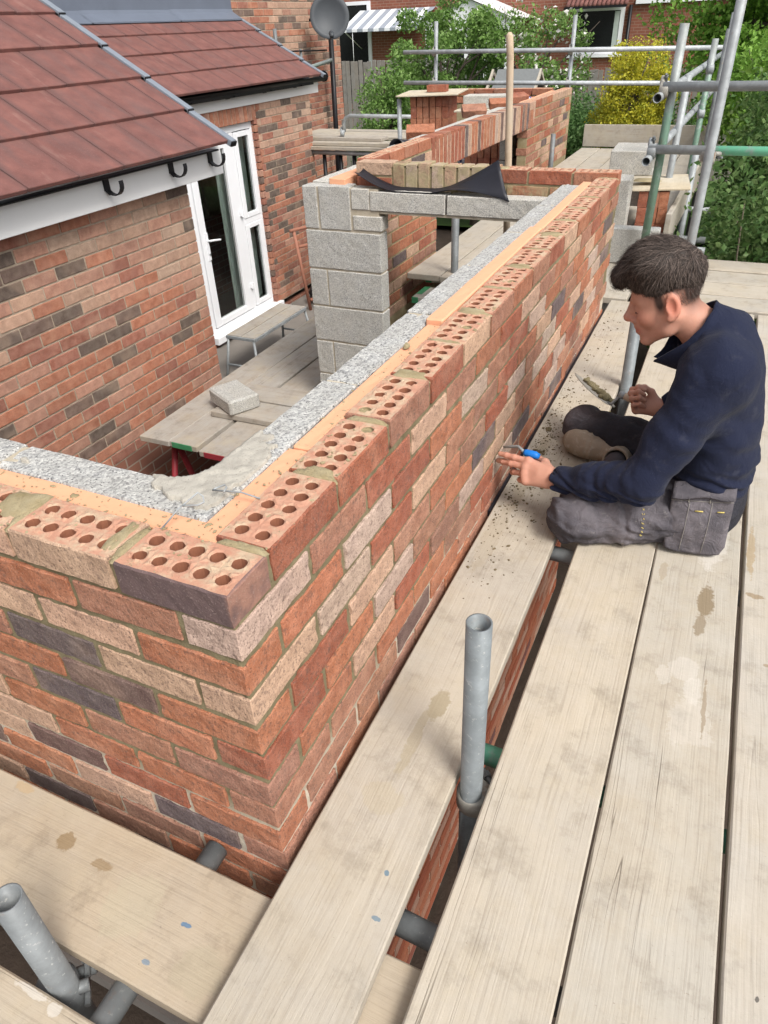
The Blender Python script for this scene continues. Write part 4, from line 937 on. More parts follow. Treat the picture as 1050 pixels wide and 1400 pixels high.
# roofs: every tile a part
def tile_mesh(w, l, seed, half=False):
    bm = box_bm(w - .004, l, .024, .003, (3, 4, 0), .0006, seed)
    return bm_mesh(bm, 'roof_tile_mesh', M['tile'])
TL = [tile_mesh(.325, .42, i) for i in range(4)]; TS = [tile_mesh(.30, .40, 9 + i) for i in range(4)]
def roof(parent, xe, ze, pitch, y_end, n_rows, n_cols, w, gauge, pool, y_min=-9):
    c_, s_ = math.cos(pitch), math.sin(pitch)
    for r in range(n_rows):
        for i in range(n_cols + 1):
            y = y_end - w * (i + .5) + (w / 2 if r % 2 else 0)
            half = r % 2 and i == 0
            if half: y = y_end - w / 4
            L = .42; d = gauge * r + L / 2
            if y < y_min: continue
            o = part('roof_tile', random.choice(pool), parent, (xe - c_ * d + s_ * .0, y, ze + s_ * d + .014 + random.gauss(0, .001)), None)
            o.rotation_euler = (Matrix.Rotation(-math.pi / 2, 3, 'Z') @ Matrix.Rotation(-(pitch - R(3.2)), 3, 'X')).to_euler() if False else (0, 0, 0)
            # local x along y, local y up the slope
            up = Vector((-math.cos(pitch - R(3.3)), 0, math.sin(pitch - R(3.3)))); al = Vector((0, 1, 0)); nn = al.cross(up)
            o.rotation_euler = Matrix((al, up, nn)).transposed().to_euler()
            if half: o.scale = (.5, 1, 1)
P1 = R(31); P2 = R(28.5)
r1 = part('roof', MB().add([(-2.668, -2, .05), (-2.668, 3.56, .05), (-6.2, 3.56, .028 + 3.58 * math.tan(P1)), (-6.2, -2, .028 + 3.58 * math.tan(P1)), (-2.668, -2, .040), (-2.668, 3.56, .040), (-6.2, 3.56, .0 + 3.58 * math.tan(P1)), (-6.2, -2, 3.58 * math.tan(P1))], [(0, 1, 2, 3), (7, 6, 5, 4), (0, 4, 5, 1), (1, 5, 6, 2), (2, 6, 7, 3), (3, 7, 4, 0)]).build('roof', M['black']), hw)
roof(r1, -2.505, .048, P1, 3.60, 11, 11, .326, .349, TL)
r2 = part('roof', MB().add([(-4.3, 4.0, .14), (-4.3, 7.93, .14), (-5.3, 7.93, .14 + 1.0 * math.tan(P2)), (-5.3, 4.0, .14 + 1.0 * math.tan(P2)), (-4.3, 4, .1), (-4.3, 7.93, .1), (-5.3, 7.93, .1), (-5.3, 4, .1)], [(0, 1, 2, 3), (7, 6, 5, 4), (0, 4, 5, 1), (1, 5, 6, 2), (2, 6, 7, 3), (3, 7, 4, 0)]).build('roof', M['black']), hw)
roof(r2, -4.205, .168, P2, 7.975, 4, 13, .30, .319, TS)
def verge(parent, xe, ze, pitch, y, n, gauge):
    for r in range(n):
        d0 = gauge * r - .01; c_, s_ = math.cos(pitch), math.sin(pitch)
        bm = box_bm(.052, gauge + .03, .04, .003)
        o = part('verge_cap', bm_mesh(bm, 'verge_cap', M['verge']), parent, (xe - c_ * (d0 + gauge / 2), y + .012, ze + s_ * (d0 + gauge / 2) + .014))
        up = Vector((-math.cos(pitch - R(2)), 0, math.sin(pitch - R(2)))); al = Vector((0, 1, 0)); o.rotation_euler = Matrix((al, up, al.cross(up))).transposed().to_euler()
        o2 = part('cap_end', box('cap_end', .054, .010, .034, M['black'], .002), o, wpos(o)); o2.location = (0, -(gauge + .03) / 2 - .004, 0)
verge(r1, -2.50, .055, P1, 3.60, 10, .349); verge(r2, -4.20, .174, P2, 7.975, 4, .319)
# lead flashing where the second roof meets the house
xl, zl = -4.205 - 4 * .319 * math.cos(P2), .168 + 4 * .319 * math.sin(P2)
for k, (a, b) in enumerate([(4.2, 5.5), (5.5, 6.8), (6.8, 7.94)]):
    m = MB(); V = []
    prof = [(xl + .10, zl - .022), (xl - .10, zl + .085), (-5.30, zl + .085 + (-5.30 - xl + .10) * -.54 if False else zl + .10), (-5.298, zl + .40)]
    prof = [(xl + .11, zl - .012), (xl - .005, zl + .055), (xl - .020, zl + .085), (-5.352, zl + .95)]
    for (x, z) in prof: V += [(x, a + .002 * k, z + .004 * k), (x, b + .02, z + .004 * k)]
    for (x, z) in prof: V += [(x - .0, a + .002 * k, z - .008), (x, b + .02, z - .008)]
    F = []
    for i in range(3): F += [(2 * i, 2 * i + 1, 2 * i + 3, 2 * i + 2), (8 + 2 * i, 8 + 2 * i + 2, 8 + 2 * i + 3, 8 + 2 * i + 1)]
    F += [(0, 8, 9, 1)]
    part('lead_flashing', mesh('lead_flashing', V, F, M['lead']), r2)
# fascias, gutters, brackets
slab('fascia', (-2.688, -2, -.136), (-2.66, 3.715, .035), M['fascia'], .003, 0, (0, 0, 0), 1, hw)
slab('soffit', (-2.79, -2, -.139), (-2.690, 3.70, -.125), M['fascia'], .002, 0, (0, 0, 0), 1, hw)
slab('fascia', (-4.428, 4.0, -.002), (-4.402, 8.21, .150), M['fascia'], .003, 0, (0, 0, 0), 1, hw)
slab('eaves_tray', (-2.658, -2, .020), (-2.585, 3.6, .030), M['black'], .002, 0, (0, 0, 0), 1, hw)
def gutter_bracket(y):
    pts = [(-2.658, y, .030), (-2.655, y, -.03)] + [(-2.600 + .056 * math.cos(a), y, -.012 + .056 * math.sin(a) * .95) for a in [math.pi * (1 + i / 9) for i in range(10)]] + [(-2.546, y, .006)]
    pts2 = pts[2:]
    m = MB(); 
    for i in range(len(pts2) - 1):
        a = Vector(pts2[i]); b = Vector(pts2[i + 1]); c0 = Vector((-2.600, y, -.012)); th = .014 if i < 3 else .007
        na, nb = (a - c0).normalized() * th, (b - c0).normalized() * th
        m.add([a + Vector((0, -.014, 0)), a + Vector((0, .014, 0)), b + Vector((0, .014, 0)), b + Vector((0, -.014, 0)), a + na + Vector((0, -.014, 0)), a + na + Vector((0, .014, 0)), b + nb + Vector((0, .014, 0)), b + nb + Vector((0, -.014, 0))],
              [(0, 1, 2, 3), (7, 6, 5, 4), (0, 4, 5, 1), (1, 5, 6, 2), (2, 6, 7, 3), (3, 7, 4, 0)])
    m.box((-2.660, y - .018, -.05), (-2.645, y + .018, .03))
    part('gutter_bracket', m.build('gutter_bracket', M['black']), hw)
for y in (2.62, 3.18, 3.58): gutter_bracket(y)
m = MB(); n = 12
xs0, zs0, rg = -4.340, .162, .050
for i in range(n):
    a0, a1 = math.pi * (1 + i / n), math.pi * (1 + (i + 1) / n)
    q = lambda a, r, y: (xs0 + r * math.cos(a), y, zs0 + r * math.sin(a))
    m.add([q(a0, rg, 4.0), q(a1, rg, 4.0), q(a1, rg, 8.26), q(a0, rg, 8.26), q(a0, rg - .005, 4.0), q(a1, rg - .005, 4.0), q(a1, rg - .005, 8.26), q(a0, rg - .005, 8.26)], [(0, 1, 2, 3), (7, 6, 5, 4), (2, 6, 7, 3), (0, 4, 5, 1)])
g = part('gutter', m.build('gutter', M['black']), hw)
for y in (5.6, 6.3, 7.0, 7.65): part('gutter_bracket', MB().box((-4.40, y - .03, .104), (-4.28, y + .03, .113)).box((-4.405, y - .03, .085), (-4.39, y + .03, .15)).build('gutter_bracket', M['black']), hw)
part('gutter_end', MB().tube([(xs0, 8.255, zs0), (xs0, 8.27, zs0)], .06, 16).build('gutter_end', M['black']), g)
# ------------------------------------------------------------------ door
XD = -4.50
d = thing('patio_door', 'white plastic glazed door with a side window beside it in the old brick wall', 'door', (XD, 6.15, -2.16))
def bar(name, y0, y1, z0, z1, x0=XD - .03, x1=XD + .03, parent=d, mat='upvc', bev=.004): return slab(name, (x0, y0, z0), (x1, y1, z1), M[mat], bev, 0, (0, 0, 0), 1, parent)
bar('frame', 5.50, 5.565, -2.155, -.16); bar('frame', 6.735, 6.80, -2.155, -.16); bar('frame', 5.567, 6.733, -.225, -.16); bar('frame', 6.335, 6.395, -2.10, -.227); bar('frame', 5.567, 6.733, -2.155, -2.10)
leaf = bar('door_leaf', 5.575, 5.675, -2.09, -.235, XD - .015, XD + .042); bar('door_rail', 6.19, 6.328, -2.09, -.235, XD - .015, XD + .042); bar('door_rail', 5.677, 6.188, -.60 + .25, -.235, XD - .015, XD + .042); bar('door_rail', 5.677, 6.188, -2.09, -2.02, XD - .015, XD + .042)
bar('glass', 5.676, 6.189, -2.022, -.348, XD + .004, XD + .012, mat='clear', bev=0)
for (z0, z1, lab) in ((-1.10, -.235, 'u'), (-2.09, -1.165, 'l')):
    bar('sash', 6.40, 6.47, z0, z1, XD - .01, XD + .038); bar('sash', 6.672, 6.732, z0, z1, XD - .01, XD + .038); bar('sash', 6.472, 6.670, z1 - .05, z1, XD - .01, XD + .038); bar('sash', 6.472, 6.670, z0, z0 + .05, XD - .01, XD + .038)
    bar('glass', 6.471, 6.671, z0 + .049, z1 - .049, XD + .004, XD + .012, mat='clear', bev=0)
bar('frame', 6.397, 6.733, -1.163, -1.102)
bar('sill', 5.45, 6.86, -2.235, -2.158, XD - .03, XD + .13)
h = part('handle', MB().tube([(XD + .04, 5.66, -1.16), (XD + .085, 5.66, -1.16), (XD + .09, 5.70, -1.163), (XD + .085, 5.83, -1.185)], .011, 8).box((XD + .042, 5.635, -1.36), (XD + .052, 5.672, -1.08)).build('handle', M['upvc']), d)
part('lock', MB().tube([(XD + .045, 5.655, -1.30), (XD + .062, 5.655, -1.30)], .010, 8).build('lock', M['steel_dark']), h)
for z in (-1.0, -1.80): part('hinge', MB().box((XD + .043, 6.30, z - .05), (XD + .062, 6.36, z)).tube([(XD + .062, 6.33, z - .06), (XD + .062, 6.33, z + .01)], .012, 8).build('hinge', M['upvc']), d)
def curtain(y0, y1, z0, z1, x, n=60, amp=.025):
    V = []; F = []
    for i in range(n + 1):
        y = y0 + (y1 - y0) * i / n; xx = x + amp * math.sin(i * 1.15) + amp * .5 * math.sin(i * 2.9 + 1)
        V += [(xx, y, z0), (xx * 1.0 + .3 * amp * math.sin(i * .7), y, z1)]
    for i in range(n): F.append((2 * i, 2 * i + 2, 2 * i + 3, 2 * i + 1))
    me = mesh('curtain', V, F, M['curtain'], True); return me
part('curtain', curtain(6.15, 6.34, -2.08, -.3, XD - .10, 20), d); part('curtain', curtain(6.42, 6.73, -2.08, -.3, XD - .12, 40), d)
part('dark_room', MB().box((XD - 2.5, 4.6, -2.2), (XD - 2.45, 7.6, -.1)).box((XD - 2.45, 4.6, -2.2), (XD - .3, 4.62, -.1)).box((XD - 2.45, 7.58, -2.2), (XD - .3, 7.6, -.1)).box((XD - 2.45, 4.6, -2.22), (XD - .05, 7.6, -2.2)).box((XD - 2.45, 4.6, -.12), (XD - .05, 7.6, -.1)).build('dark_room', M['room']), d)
# ------------------------------------------------------------------ things against the house
hu = thing('hop_up', 'low metal step bench with two wooden slats below the white door', 'step bench', (-3.6, 5.3, GZ + .14))
zz = -1.83; rh = R(-2)
for k, x in enumerate((-3.70, -3.53)): part('slat', bm_mesh(plank_mesh(1.0, .155, .022, 3 + k), 'slat', M['wood_old']), hu, (x, 5.36, zz))
for y in (4.86, 5.86):
    part('end_bar', box('end_bar', .34, .025, .03, M['steel'], .003), hu, (-3.615, y, zz - .012))
    for sx in (-1, 1): part('leg', tube('leg', [(0, 0, 0), (sx * .06, (-.06 if y < 5.3 else .06), zz * -1 + GZ + .12)], .014, M['steel'], 8), hu, (-3.615 + sx * .15, y, zz - .03))
    part('rung', tube('rung', [(-.19, 0, 0), (.19, 0, 0)], .011, M['steel'], 8), hu, (-3.615, y + (-.035 if y < 5.3 else .035), zz - .29))
part('side_rail', box('side_rail', .014, 1.0, .034, M['steel'], .003), hu, (-3.445, 5.36, zz - .014))
rk = thing('steel_frame', 'rusty pink steel frame leaning against the brick wall behind the pier', 'frame', (-4.0, 7.0, GZ + .14))
for (a, b) in [((-4.05, 6.95, -2.28), (-4.12, 6.85, -1.30)), ((-3.5, 7.9, -2.28), (-3.6, 7.85, -1.25)), ((-4.14, 6.80, -1.30), (-3.55, 7.95, -1.26)), ((-4.1, 6.9, -1.50), (-3.56, 7.9, -1.48)), ((-4.04, 6.95, -2.15), (-3.5, 7.95, -2.1))]:
    part('tube', tube('tube', [(0, 0, 0), Vector(b) - Vector(a)], .020, M['rust_steel'], 8), rk, a)
def bag(seed):
    bm = bmesh.new(); bmesh.ops.create_icosphere(bm, subdivisions=4, radius=1)
    for v in bm.verts:
        n_ = mnoise.noise(v.co * 1.7 + Vector((seed, 0, 0))) * .3 + mnoise.noise(v.co * 5) * .09
        v.co = Vector((v.co.x * .30, v.co.y * .42, max(v.co.z, -.6) * .27)) * (1 + n_)
    return bm_mesh(bm, 'rubble_bag', M['black'], True)
o = part('rubble_bag', bag(2), None, (-3.95, 7.5, -2.12)); tag(o, 'black plastic bag slumped behind the rusty frame', 'bag')
# dish, downpipe, conduits on the tall gable wall
ds = thing('satellite_dish', 'dark grey satellite dish on a bracket on the tall brick wall', 'satellite dish', (-5.0, 9.62, .77))
bm = bmesh.new(); bmesh.ops.create_uvsphere(bm, u_segments=40, v_segments=24, radius=1.0)
bmesh.ops.delete(bm, geom=[v for v in bm.verts if v.co.z > -.86], context='VERTS')
for v in bm.verts: v.co = Vector((v.co.x * .53, v.co.y * .53, (v.co.z + .86) * .55))
bmesh.ops.solidify(bm, geom=bm.faces[:], thickness=.006)
dd = part('reflector', bm_mesh(bm, 'reflector', M['dish'], True), ds, (-4.93, 9.62, .77))
dd.rotation_euler = Vector((.50, -.83, .22)).to_track_quat('Z', 'Y').to_euler()
part('feed_arm', tube('feed_arm', [(0, 0, 0), (.17, -.27, .03)], .012, M['black'], 8), ds, (-4.93, 9.60, .52)); part('receiver', tube('receiver', [(0, 0, 0), (-.05, .08, .03)], [.03, .035], M['dish'], 10), ds, (-4.76, 9.33, .55))
part('bracket', tube('bracket', [(0, 0, 0), (-.2, .02, -.02), (-.3, .02, -.02)], .02, M['black'], 8), ds, (-4.99, 9.68, .76))
for (p0, p1, r, m_, nm, lab, cat) in [((-5.18, 10.08, .56), (-5.18, 10.02, -1.9), .038, 'black', 'downpipe', 'black downpipe running down the tall brick wall below the dish', 'pipe'),
        ((-5.24, 9.30, .42), (-5.24, 9.28, -.9), .022, 'steel_dark', 'conduit', 'thin grey upright tube on the tall brick wall left of the downpipe', 'pipe'),
        ((-5.22, 8.5, .42), (-5.22, 10.0, .38), .010, 'black', 'cable', 'black cable fixed level along the tall brick wall', 'cable')]:
    tag(part(nm, tube(nm, [(0, 0, 0), (Vector(p1) - Vector(p0)) / 2, Vector(p1) - Vector(p0)], r, M[m_], 10), None, p0), lab, cat)
sctube('scaffold_tube', (-5.1, 8.0, .10), (-5.02, 9.75, .27), 'greenish tube end poking out past the second roof, upper one', 'steel_green'); sctube('scaffold_tube', (-4.75, 8.1, .03), (-4.72, 8.75, .05), 'grey tube end poking out under the second roof\'s gutter')
sctube('scaffold_standard', (-5.12, 8.5, .2), (-5.12, 8.5, .66), 'short upright tube top behind the second roof\'s edge', 'steel_dark')
# ------------------------------------------------------------------ foliage
def leaves(centers, radii, counts, size, seed, up=.35, droop=0.0, shell=.55, jitter=.35):
    """many small folded leaves spread through clumps; returns V, F (two quads... as triangles) arrays"""
    r = np.random.default_rng(seed); Ps = []
    for c, R_, n in zip(centers, radii, counts):
        d = r.normal(size=(n, 3)); d /= np.linalg.norm(d, axis=1)[:, None]
        q = shell + (1 - shell) * r.random(n) ** .6; q *= 1 + jitter * r.normal(size=n) * .35
        Ps.append(np.asarray(c) + d * q[:, None] * np.asarray(R_))
    P = np.concatenate(Ps); n = len(P)
    a = r.normal(size=(n, 3)); a[:, 2] -= droop; a /= np.linalg.norm(a, axis=1)[:, None]
    nn = r.normal(size=(n, 3)); nn[:, 2] += up * 3; nn -= a * (nn * a).sum(1)[:, None]; nn /= np.linalg.norm(nn, axis=1)[:, None]
    b = np.cross(nn, a); L = size * (.6 + .8 * r.random(n))[:, None]; Wd = L * .30
    tip = P + a * L; m1 = P + a * L * .45 + b * Wd + nn * L * .10; m2 = P + a * L * .45 - b * Wd + nn * L * .10
    V = np.stack([P, m1, tip, m2], 1).reshape(-1, 3); o = np.arange(n)[:, None] * 4
    F = np.concatenate([o + np.array([[0, 1, 2]]), o + np.array([[0, 2, 3]])], 1).reshape(-1, 3)
    return V, F
M['leaf_apple'] = mat_leaf('apple_leaf', (.10, .20, .04), (.20, .34, .08), (.31, .45, .16))
M['leaf_yellow'] = mat_leaf('yellow_leaf', (.44, .41, .03), (.66, .60, .06), (.30, .37, .05))
M['leaf_maple'] = mat_leaf('bright_leaf', (.13, .27, .035), (.24, .44, .07), (.33, .52, .11))
M['leaf_hedge'] = mat_leaf('hedge_leaf', (.06, .13, .035), (.14, .25, .07), (.25, .34, .13))
M['leaf_shrub'] = mat_leaf('shrub_leaf', (.07, .15, .04), (.13, .25, .08), (.22, .34, .13))
M['blossom'] = mat_plain('white_blossom', (.62, .60, .57), .8, .1)
M['bark'] = mat_plain('bark', (.10, .08, .065), .9, .3, 12, .01)
M['twig'] = mat_plain('dry_twig', (.24, .20, .15), .9, .2, 12)
def tree(name, base, h, crown, mat, label, cat='tree', n_leaf=16000, size=.07, seed=1, blossom=0, group=None, limbs=9, trunk_r=.07, fork=.35, clump=.38, nclump=38):
    """tapered trunk, limbs that reach into the crown's clumps, leaves in the clumps. crown = (cx, cy, cz, rx, ry, rz) from base"""
    r = random.Random(seed); t = thing(name, label, cat, base, group); B = Vector(base)
    cx, cy, cz, rx, ry, rz = crown
    cl = []
    while len(cl) < nclump:
        d = Vector((r.uniform(-1, 1), r.uniform(-1, 1), r.uniform(-1, 1)))
        if .18 < d.length < 1: cl.append((Vector((cx + d.x * rx, cy + d.y * ry, cz + d.z * rz)), clump * r.uniform(.6, 1.3)))
    tr = MB(); top = Vector((cx * .4, cy * .4, h * fork)); pts = [Vector((0, 0, -.1)), Vector((.02, .01, h * fork * .5)), top, Vector((cx, cy, cz + rz * .3))]
    tr.tube(pts, [trunk_r * 1.25, trunk_r, trunk_r * .8, trunk_r * .2], 8)
    part('trunk', tr.build('trunk', M['bark'], True), t, B)
    lm = MB()
    for k, (c, q) in enumerate(cl[:limbs * 2]):
        s_ = top.lerp(pts[-1], r.uniform(0, .7)); mid = s_.lerp(c, .5) + Vector((r.uniform(-.15, .15), r.uniform(-.15, .15), r.uniform(0, .2)))
        lm.tube([s_, mid, c, c + (c - mid) * .5], [trunk_r * .45, trunk_r * .28, trunk_r * .14, .004], 6)
    part('limbs', lm.build('limbs', M['bark'], True), t, B)
    V, F = leaves([c for c, q in cl], [(q, q, q * .8) for c, q in cl], [int(n_leaf / nclump)] * nclump, size, seed)
    part('crown', npmesh('crown', V, F, mat), t, B, kind='stuff')
    if blossom:
        V, F = leaves([c for c, q in cl], [(q, q, q) for c, q in cl], [int(blossom / nclump)] * nclump, .075, seed + 7, shell=.8, up=.1)
        part('blossom', npmesh('blossom', V, F, M['blossom']), t, B, kind='stuff')
    return t
tree('apple_tree', (-4.6, 13.2, GZ), 3.2, (-.1, 0, 2.45, 1.05, .9, 1.05), M['leaf_apple'], 'leafy apple tree behind the far rails left of the wooden handle', n_leaf=20000, size=.060, seed=3, nclump=42, clump=.28, blossom=120)
tree('apple_tree', (-3.35, 14.0, GZ), 3.2, (0, 0, 2.35, 1.0, .9, 1.05), M['leaf_apple'], 'white blossom tree in front of the white garden room', n_leaf=7200, size=.056, seed=5, nclump=36, clump=.24, blossom=480)
tree('young_tree', (-5.15, 12.0, GZ), 2.6, (0, 0, 1.65, .55, .5, .85), M['leaf_apple'], 'light green young tree against the fence beside the downpipe', n_leaf=10500, size=.058, seed=8, nclump=24, clump=.30)
tree('dark_shrub', (-3.6, 12.0, GZ), 2.0, (0, 0, 1.25, 1.2, .5, .85), M['leaf_shrub'], 'dark leafy shrub low behind the brick stacks', cat='shrub', n_leaf=19000, size=.052, seed=9, nclump=30, clump=.36)
tree('dark_shrub', (-2.1, 12.6, GZ), 2.4, (0, 0, 1.35, .6, .5, .75), M['leaf_shrub'], 'green shrub behind the far corner of the long wall', cat='shrub', n_leaf=14000, size=.05, seed=10, nclump=26, clump=.34)
tree('yellow_shrub', (-1.0, 10.9, GZ), 2.9, (.02, 0, 2.05, .55, .5, .66), M['leaf_yellow'], 'bright yellow leaved shrub beyond the far toe board', cat='shrub', n_leaf=30000, size=.034, seed=12, nclump=44, clump=.21)
tree('dark_shrub', (-.65, 11.6, GZ), 2.4, (0, 0, 1.6, .8, .5, .85), M['leaf_shrub'], 'green shrub under and behind the yellow shrub', cat='shrub', n_leaf=9000, size=.06, seed=13, nclump=26, clump=.33)
tree('maple_tree', (.65, 13.6, GZ), 4.2, (-.05, 0, 3.15, 1.55, 1.3, 1.55), M['leaf_maple'], 'tall bright green tree filling the top right corner', n_leaf=44000, size=.075, seed=15, nclump=60, clump=.44, trunk_r=.11)
def hedge():
    """big hedge beside the scaffold: clumps over a long mound, with bare stems"""
    r = random.Random(22); t = thing('hedge', 'tall dark green hedge filling the right side behind the scaffold tubes', 'hedge', (1.7, 8, GZ)); cl = []; n = 0
    while len(cl) < 210:
        x = r.uniform(.62, 3.0); y = r.uniform(4.9, 12.5); z = r.uniform(GZ + .3, .35)
        front = x < 1.15 or y < 5.6 or z > -.45
        lim = -.55 + .10 * (y - 5) + .35 * min(1, (x - .6))
        if y < 5.6 and z > -.35 + .1 * (x - .6): continue
        if front and z < lim + .2: cl.append(((x, y, z), r.uniform(.26, .5)))
    V, F = leaves([c for c, q in cl], [(q, q, q * .9) for c, q in cl], [640] * len(cl), .050, 23, shell=.5)
    part('foliage', npmesh('foliage', V - np.array([1.7, 8, GZ]), F, M['leaf_hedge']), t, (1.7, 8, GZ), kind='stuff')
    m = MB()
    for k in range(36):
        x, y = r.uniform(.6, 1.6), r.uniform(4.9, 8.5); z = r.uniform(-2, -1.0); a = r.uniform(0, 6.28)
        p = Vector((x - 1.7, y - 8, z - GZ)); q = p + Vector((r.uniform(-.35, .35), r.uniform(-.3, .3), r.uniform(.4, 1.1)))
        m.tube([p, p.lerp(q, .5) + Vector((r.uniform(-.06, .06), r.uniform(-.06, .06), 0)), q], [.009, .007, .003], 5)
    part('stems', m.build('stems', M['twig'], True), t, (1.7, 8, GZ), kind='stuff')
    part('core', MB().box((-.45, -2.2, 0), (1.2, 4.5, 1.4)).build('core', M['leaf_shrub']), t, (1.7, 8, GZ)) if False else None
hedge()
tree('light_shrub', (.95, 9.6, GZ), 3.0, (0, 0, 2.05, .85, 1.2, .75), M['leaf_maple'], 'lighter green bush above the dark hedge behind the tall upright', cat='shrub', n_leaf=15000, size=.065, seed=31, nclump=40, clump=.33)
# ------------------------------------------------------------------ garden fence, playhouse
def fence(x0, x1, y, ztop, label, w=.105):
    t = thing('garden_fence', label, 'fence', ((x0 + x1) / 2, y, GZ)); r = random.Random(int(y * 10 + x0))
    ms = [bm_mesh(plank_mesh(ztop - GZ, w - .012, .018, 70 + k), 'fence_board', M['wood_fence']) for k in range(3)]
    for k in range(int((x1 - x0) / w)):
        o = part('fence_board', r.choice(ms), t, (x0 + w * (k + .5), y + r.gauss(0, .004), (ztop + GZ) / 2 + r.gauss(0, .012))); o.rotation_euler = (math.pi / 2, r.gauss(0, .006), 0)
    for z in (GZ + .4, ztop - .3): part('rail', box('rail', x1 - x0, .04, .08, M['wood_fence']), t, ((x0 + x1) / 2, y + .035, z))
    return t
fence(-9.6, -4.9, 15.6, .02, 'weathered grey board fence beside the downpipe'); fence(-4.8, 1.4, 17.0, -.28, 'dark board fence behind the shrubs below the garden window')
ph = thing('playhouse', 'small wooden frame with a grey felt roof behind the long wall', 'playhouse', (-2.55, 10.6, GZ + .09))
for s_ in (-1, 1):
    o = part('roof_panel', box('roof_panel', .62, .40, .02, mat_plain('grey_felt', (.17, .18, .18), .9, .2, 30), .003), ph, (-2.54, 10.6 + s_ * .15, -.05)); o.rotation_euler = (R(-s_ * 38), 0, 0)
    for x in (-2.90, -2.22):
        part('post', box('post', .04, .04, 2.1, M['wood'], .003), ph, (x, 10.6 + s_ * .26, -1.28))
        o = part('rafter', box('rafter', .03, .44, .045, M['wood'], .002), ph, (x - .02, 10.6 + s_ * .16, -.07)); o.rotation_euler = (R(-s_ * 38), 0, 0)
# ------------------------------------------------------------------ houses behind the garden
YH = 25.0
hb_ = thing('house', 'red brick house across the garden with a wide white window and red tiled roof', 'house', (-5, YH, GZ))
part('wall', MB().box((-13.5, YH, GZ), (-4.93, YH + 6, 3.4)).box((-3.50, YH, GZ), (1.5, YH + 6, 3.4)).box((-4.93, YH, GZ), (-3.50, YH + 6, -.30)).box((-4.93, YH, .80), (-3.50, YH + 6, 3.4)).build('wall', M['far_brick']), hb_)
wi = part('window', MB().box((-4.95, YH - .03, -.32), (-3.48, YH + .03, -.22)).box((-4.95, YH - .03, .74), (-3.48, YH + .03, .84)).box((-4.95, YH - .03, -.22), (-4.84, YH + .03, .74)).box((-3.60, YH - .03, -.22), (-3.48, YH + .03, .74)).build('window', M['upvc']), hb_)
part('pane', MB().box((-4.84, YH + .0, -.22), (-3.60, YH + .01, .74)).build('pane', M['glass']), wi); part('sill', MB().box((-5.05, YH - .12, -.40), (-3.4, YH - .002, -.325)).build('sill', M['upvc']), wi)
part('blind', MB().box((-3.76, YH - .012, -.20), (-3.61, YH - .004, .72)).build('blind', M['curtain']), wi)
pr = thing('porch_roof', 'red pantiled roof strip above the garden window', 'roof', (-4.2, YH - .4, .85))
for r_ in range(4):
    for k in range(14):
        m = MB(); m.tube([(0, 0, 0), (0, .30, .17)], .058, 8); part('roof_tile', m.build('roof_tile', M['tile'], True), pr, (-5.0 + .125 * k, YH - .75 + .22 * r_, .86 + .125 * r_))
part('fascia', MB().box((-5.1, YH - .75, .80), (-3.35, YH - .70, .86)).build('fascia', M['black']), pr)
part('downpipe', tube('downpipe', [(0, 0, 0), (0, 0, -3.2)], .05, M['black'], 8), hb_, (-3.32, YH - .08, .85))
part('roof', MB().add([(-13.8, YH - .4, 3.3), (1.8, YH - .4, 3.3), (1.8, YH + 3, 5.4), (-13.8, YH + 3, 5.4), (1.8, YH + 6.4, 3.3), (-13.8, YH + 6.4, 3.3)], [(0, 1, 2, 3), (3, 2, 4, 5)]).build('roof', M['tile']), hb_)
part('eaves_board', MB().box((-3.2, YH - .12, .86), (1.5, YH - .002, 1.0)).build('eaves_board', M['upvc']), hb_)
for k, (x0, x1) in enumerate([(-12.55, -11.75)]):
    w_ = part('window', MB().box((x0 - .5, YH - .05, -1.6), (x0 - .32, YH, 1.3)).box((x1, YH - .05, -1.6), (x1 + .12, YH, 1.3)).box((x0 - .32, YH - .05, 1.2), (x1, YH, 1.3)).build('window', M['upvc']), hb_)
    part('pane', MB().box((x0 - .32, YH - .03, -1.6), (x1, YH - .02, 1.2)).build('pane', M['glass']), w_)
gr = thing('garden_room', 'white garden room with a shallow gable behind the blossom tree', 'garden room', (-7.6, YH - 1.2, GZ))
gx0, gx1, gy = -8.75, -6.3, YH - 2.2
part('gable', MB().add([(gx0 - .15, gy, .55), (gx1 + .15, gy, .55), (gx1 + .15, gy, .66), ((gx0 + gx1) / 2, gy, 1.15), (gx0 - .15, gy, .66), (gx0 - .15, gy + .1, .55), (gx1 + .15, gy + .1, .55), (gx1 + .15, gy + .1, .66), ((gx0 + gx1) / 2, gy + .1, 1.15), (gx0 - .15, gy + .1, .66)], [(0, 1, 2, 3, 4), (9, 8, 7, 6, 5), (2, 7, 8, 3), (3, 8, 9, 4), (0, 5, 6, 1)]).build('gable', M['upvc']), gr)
part('roof', MB().add([(gx0 - .2, gy - .1, .66), ((gx0 + gx1) / 2, gy - .1, 1.19), ((gx0 + gx1) / 2, YH - .01, 1.19), (gx0 - .2, YH - .01, .66), (gx1 + .2, gy - .1, .66), (gx1 + .2, YH - .01, .66)], [(0, 1, 2, 3), (1, 4, 5, 2)]).build('roof', M['upvc']), gr)
for k in range(5):
    x = gx0 + k * (gx1 - gx0) / 4; part('post', MB().box((x - .06, gy - .03, GZ), (x + .06, gy + .06, .549)).build('post', M['upvc']), gr)
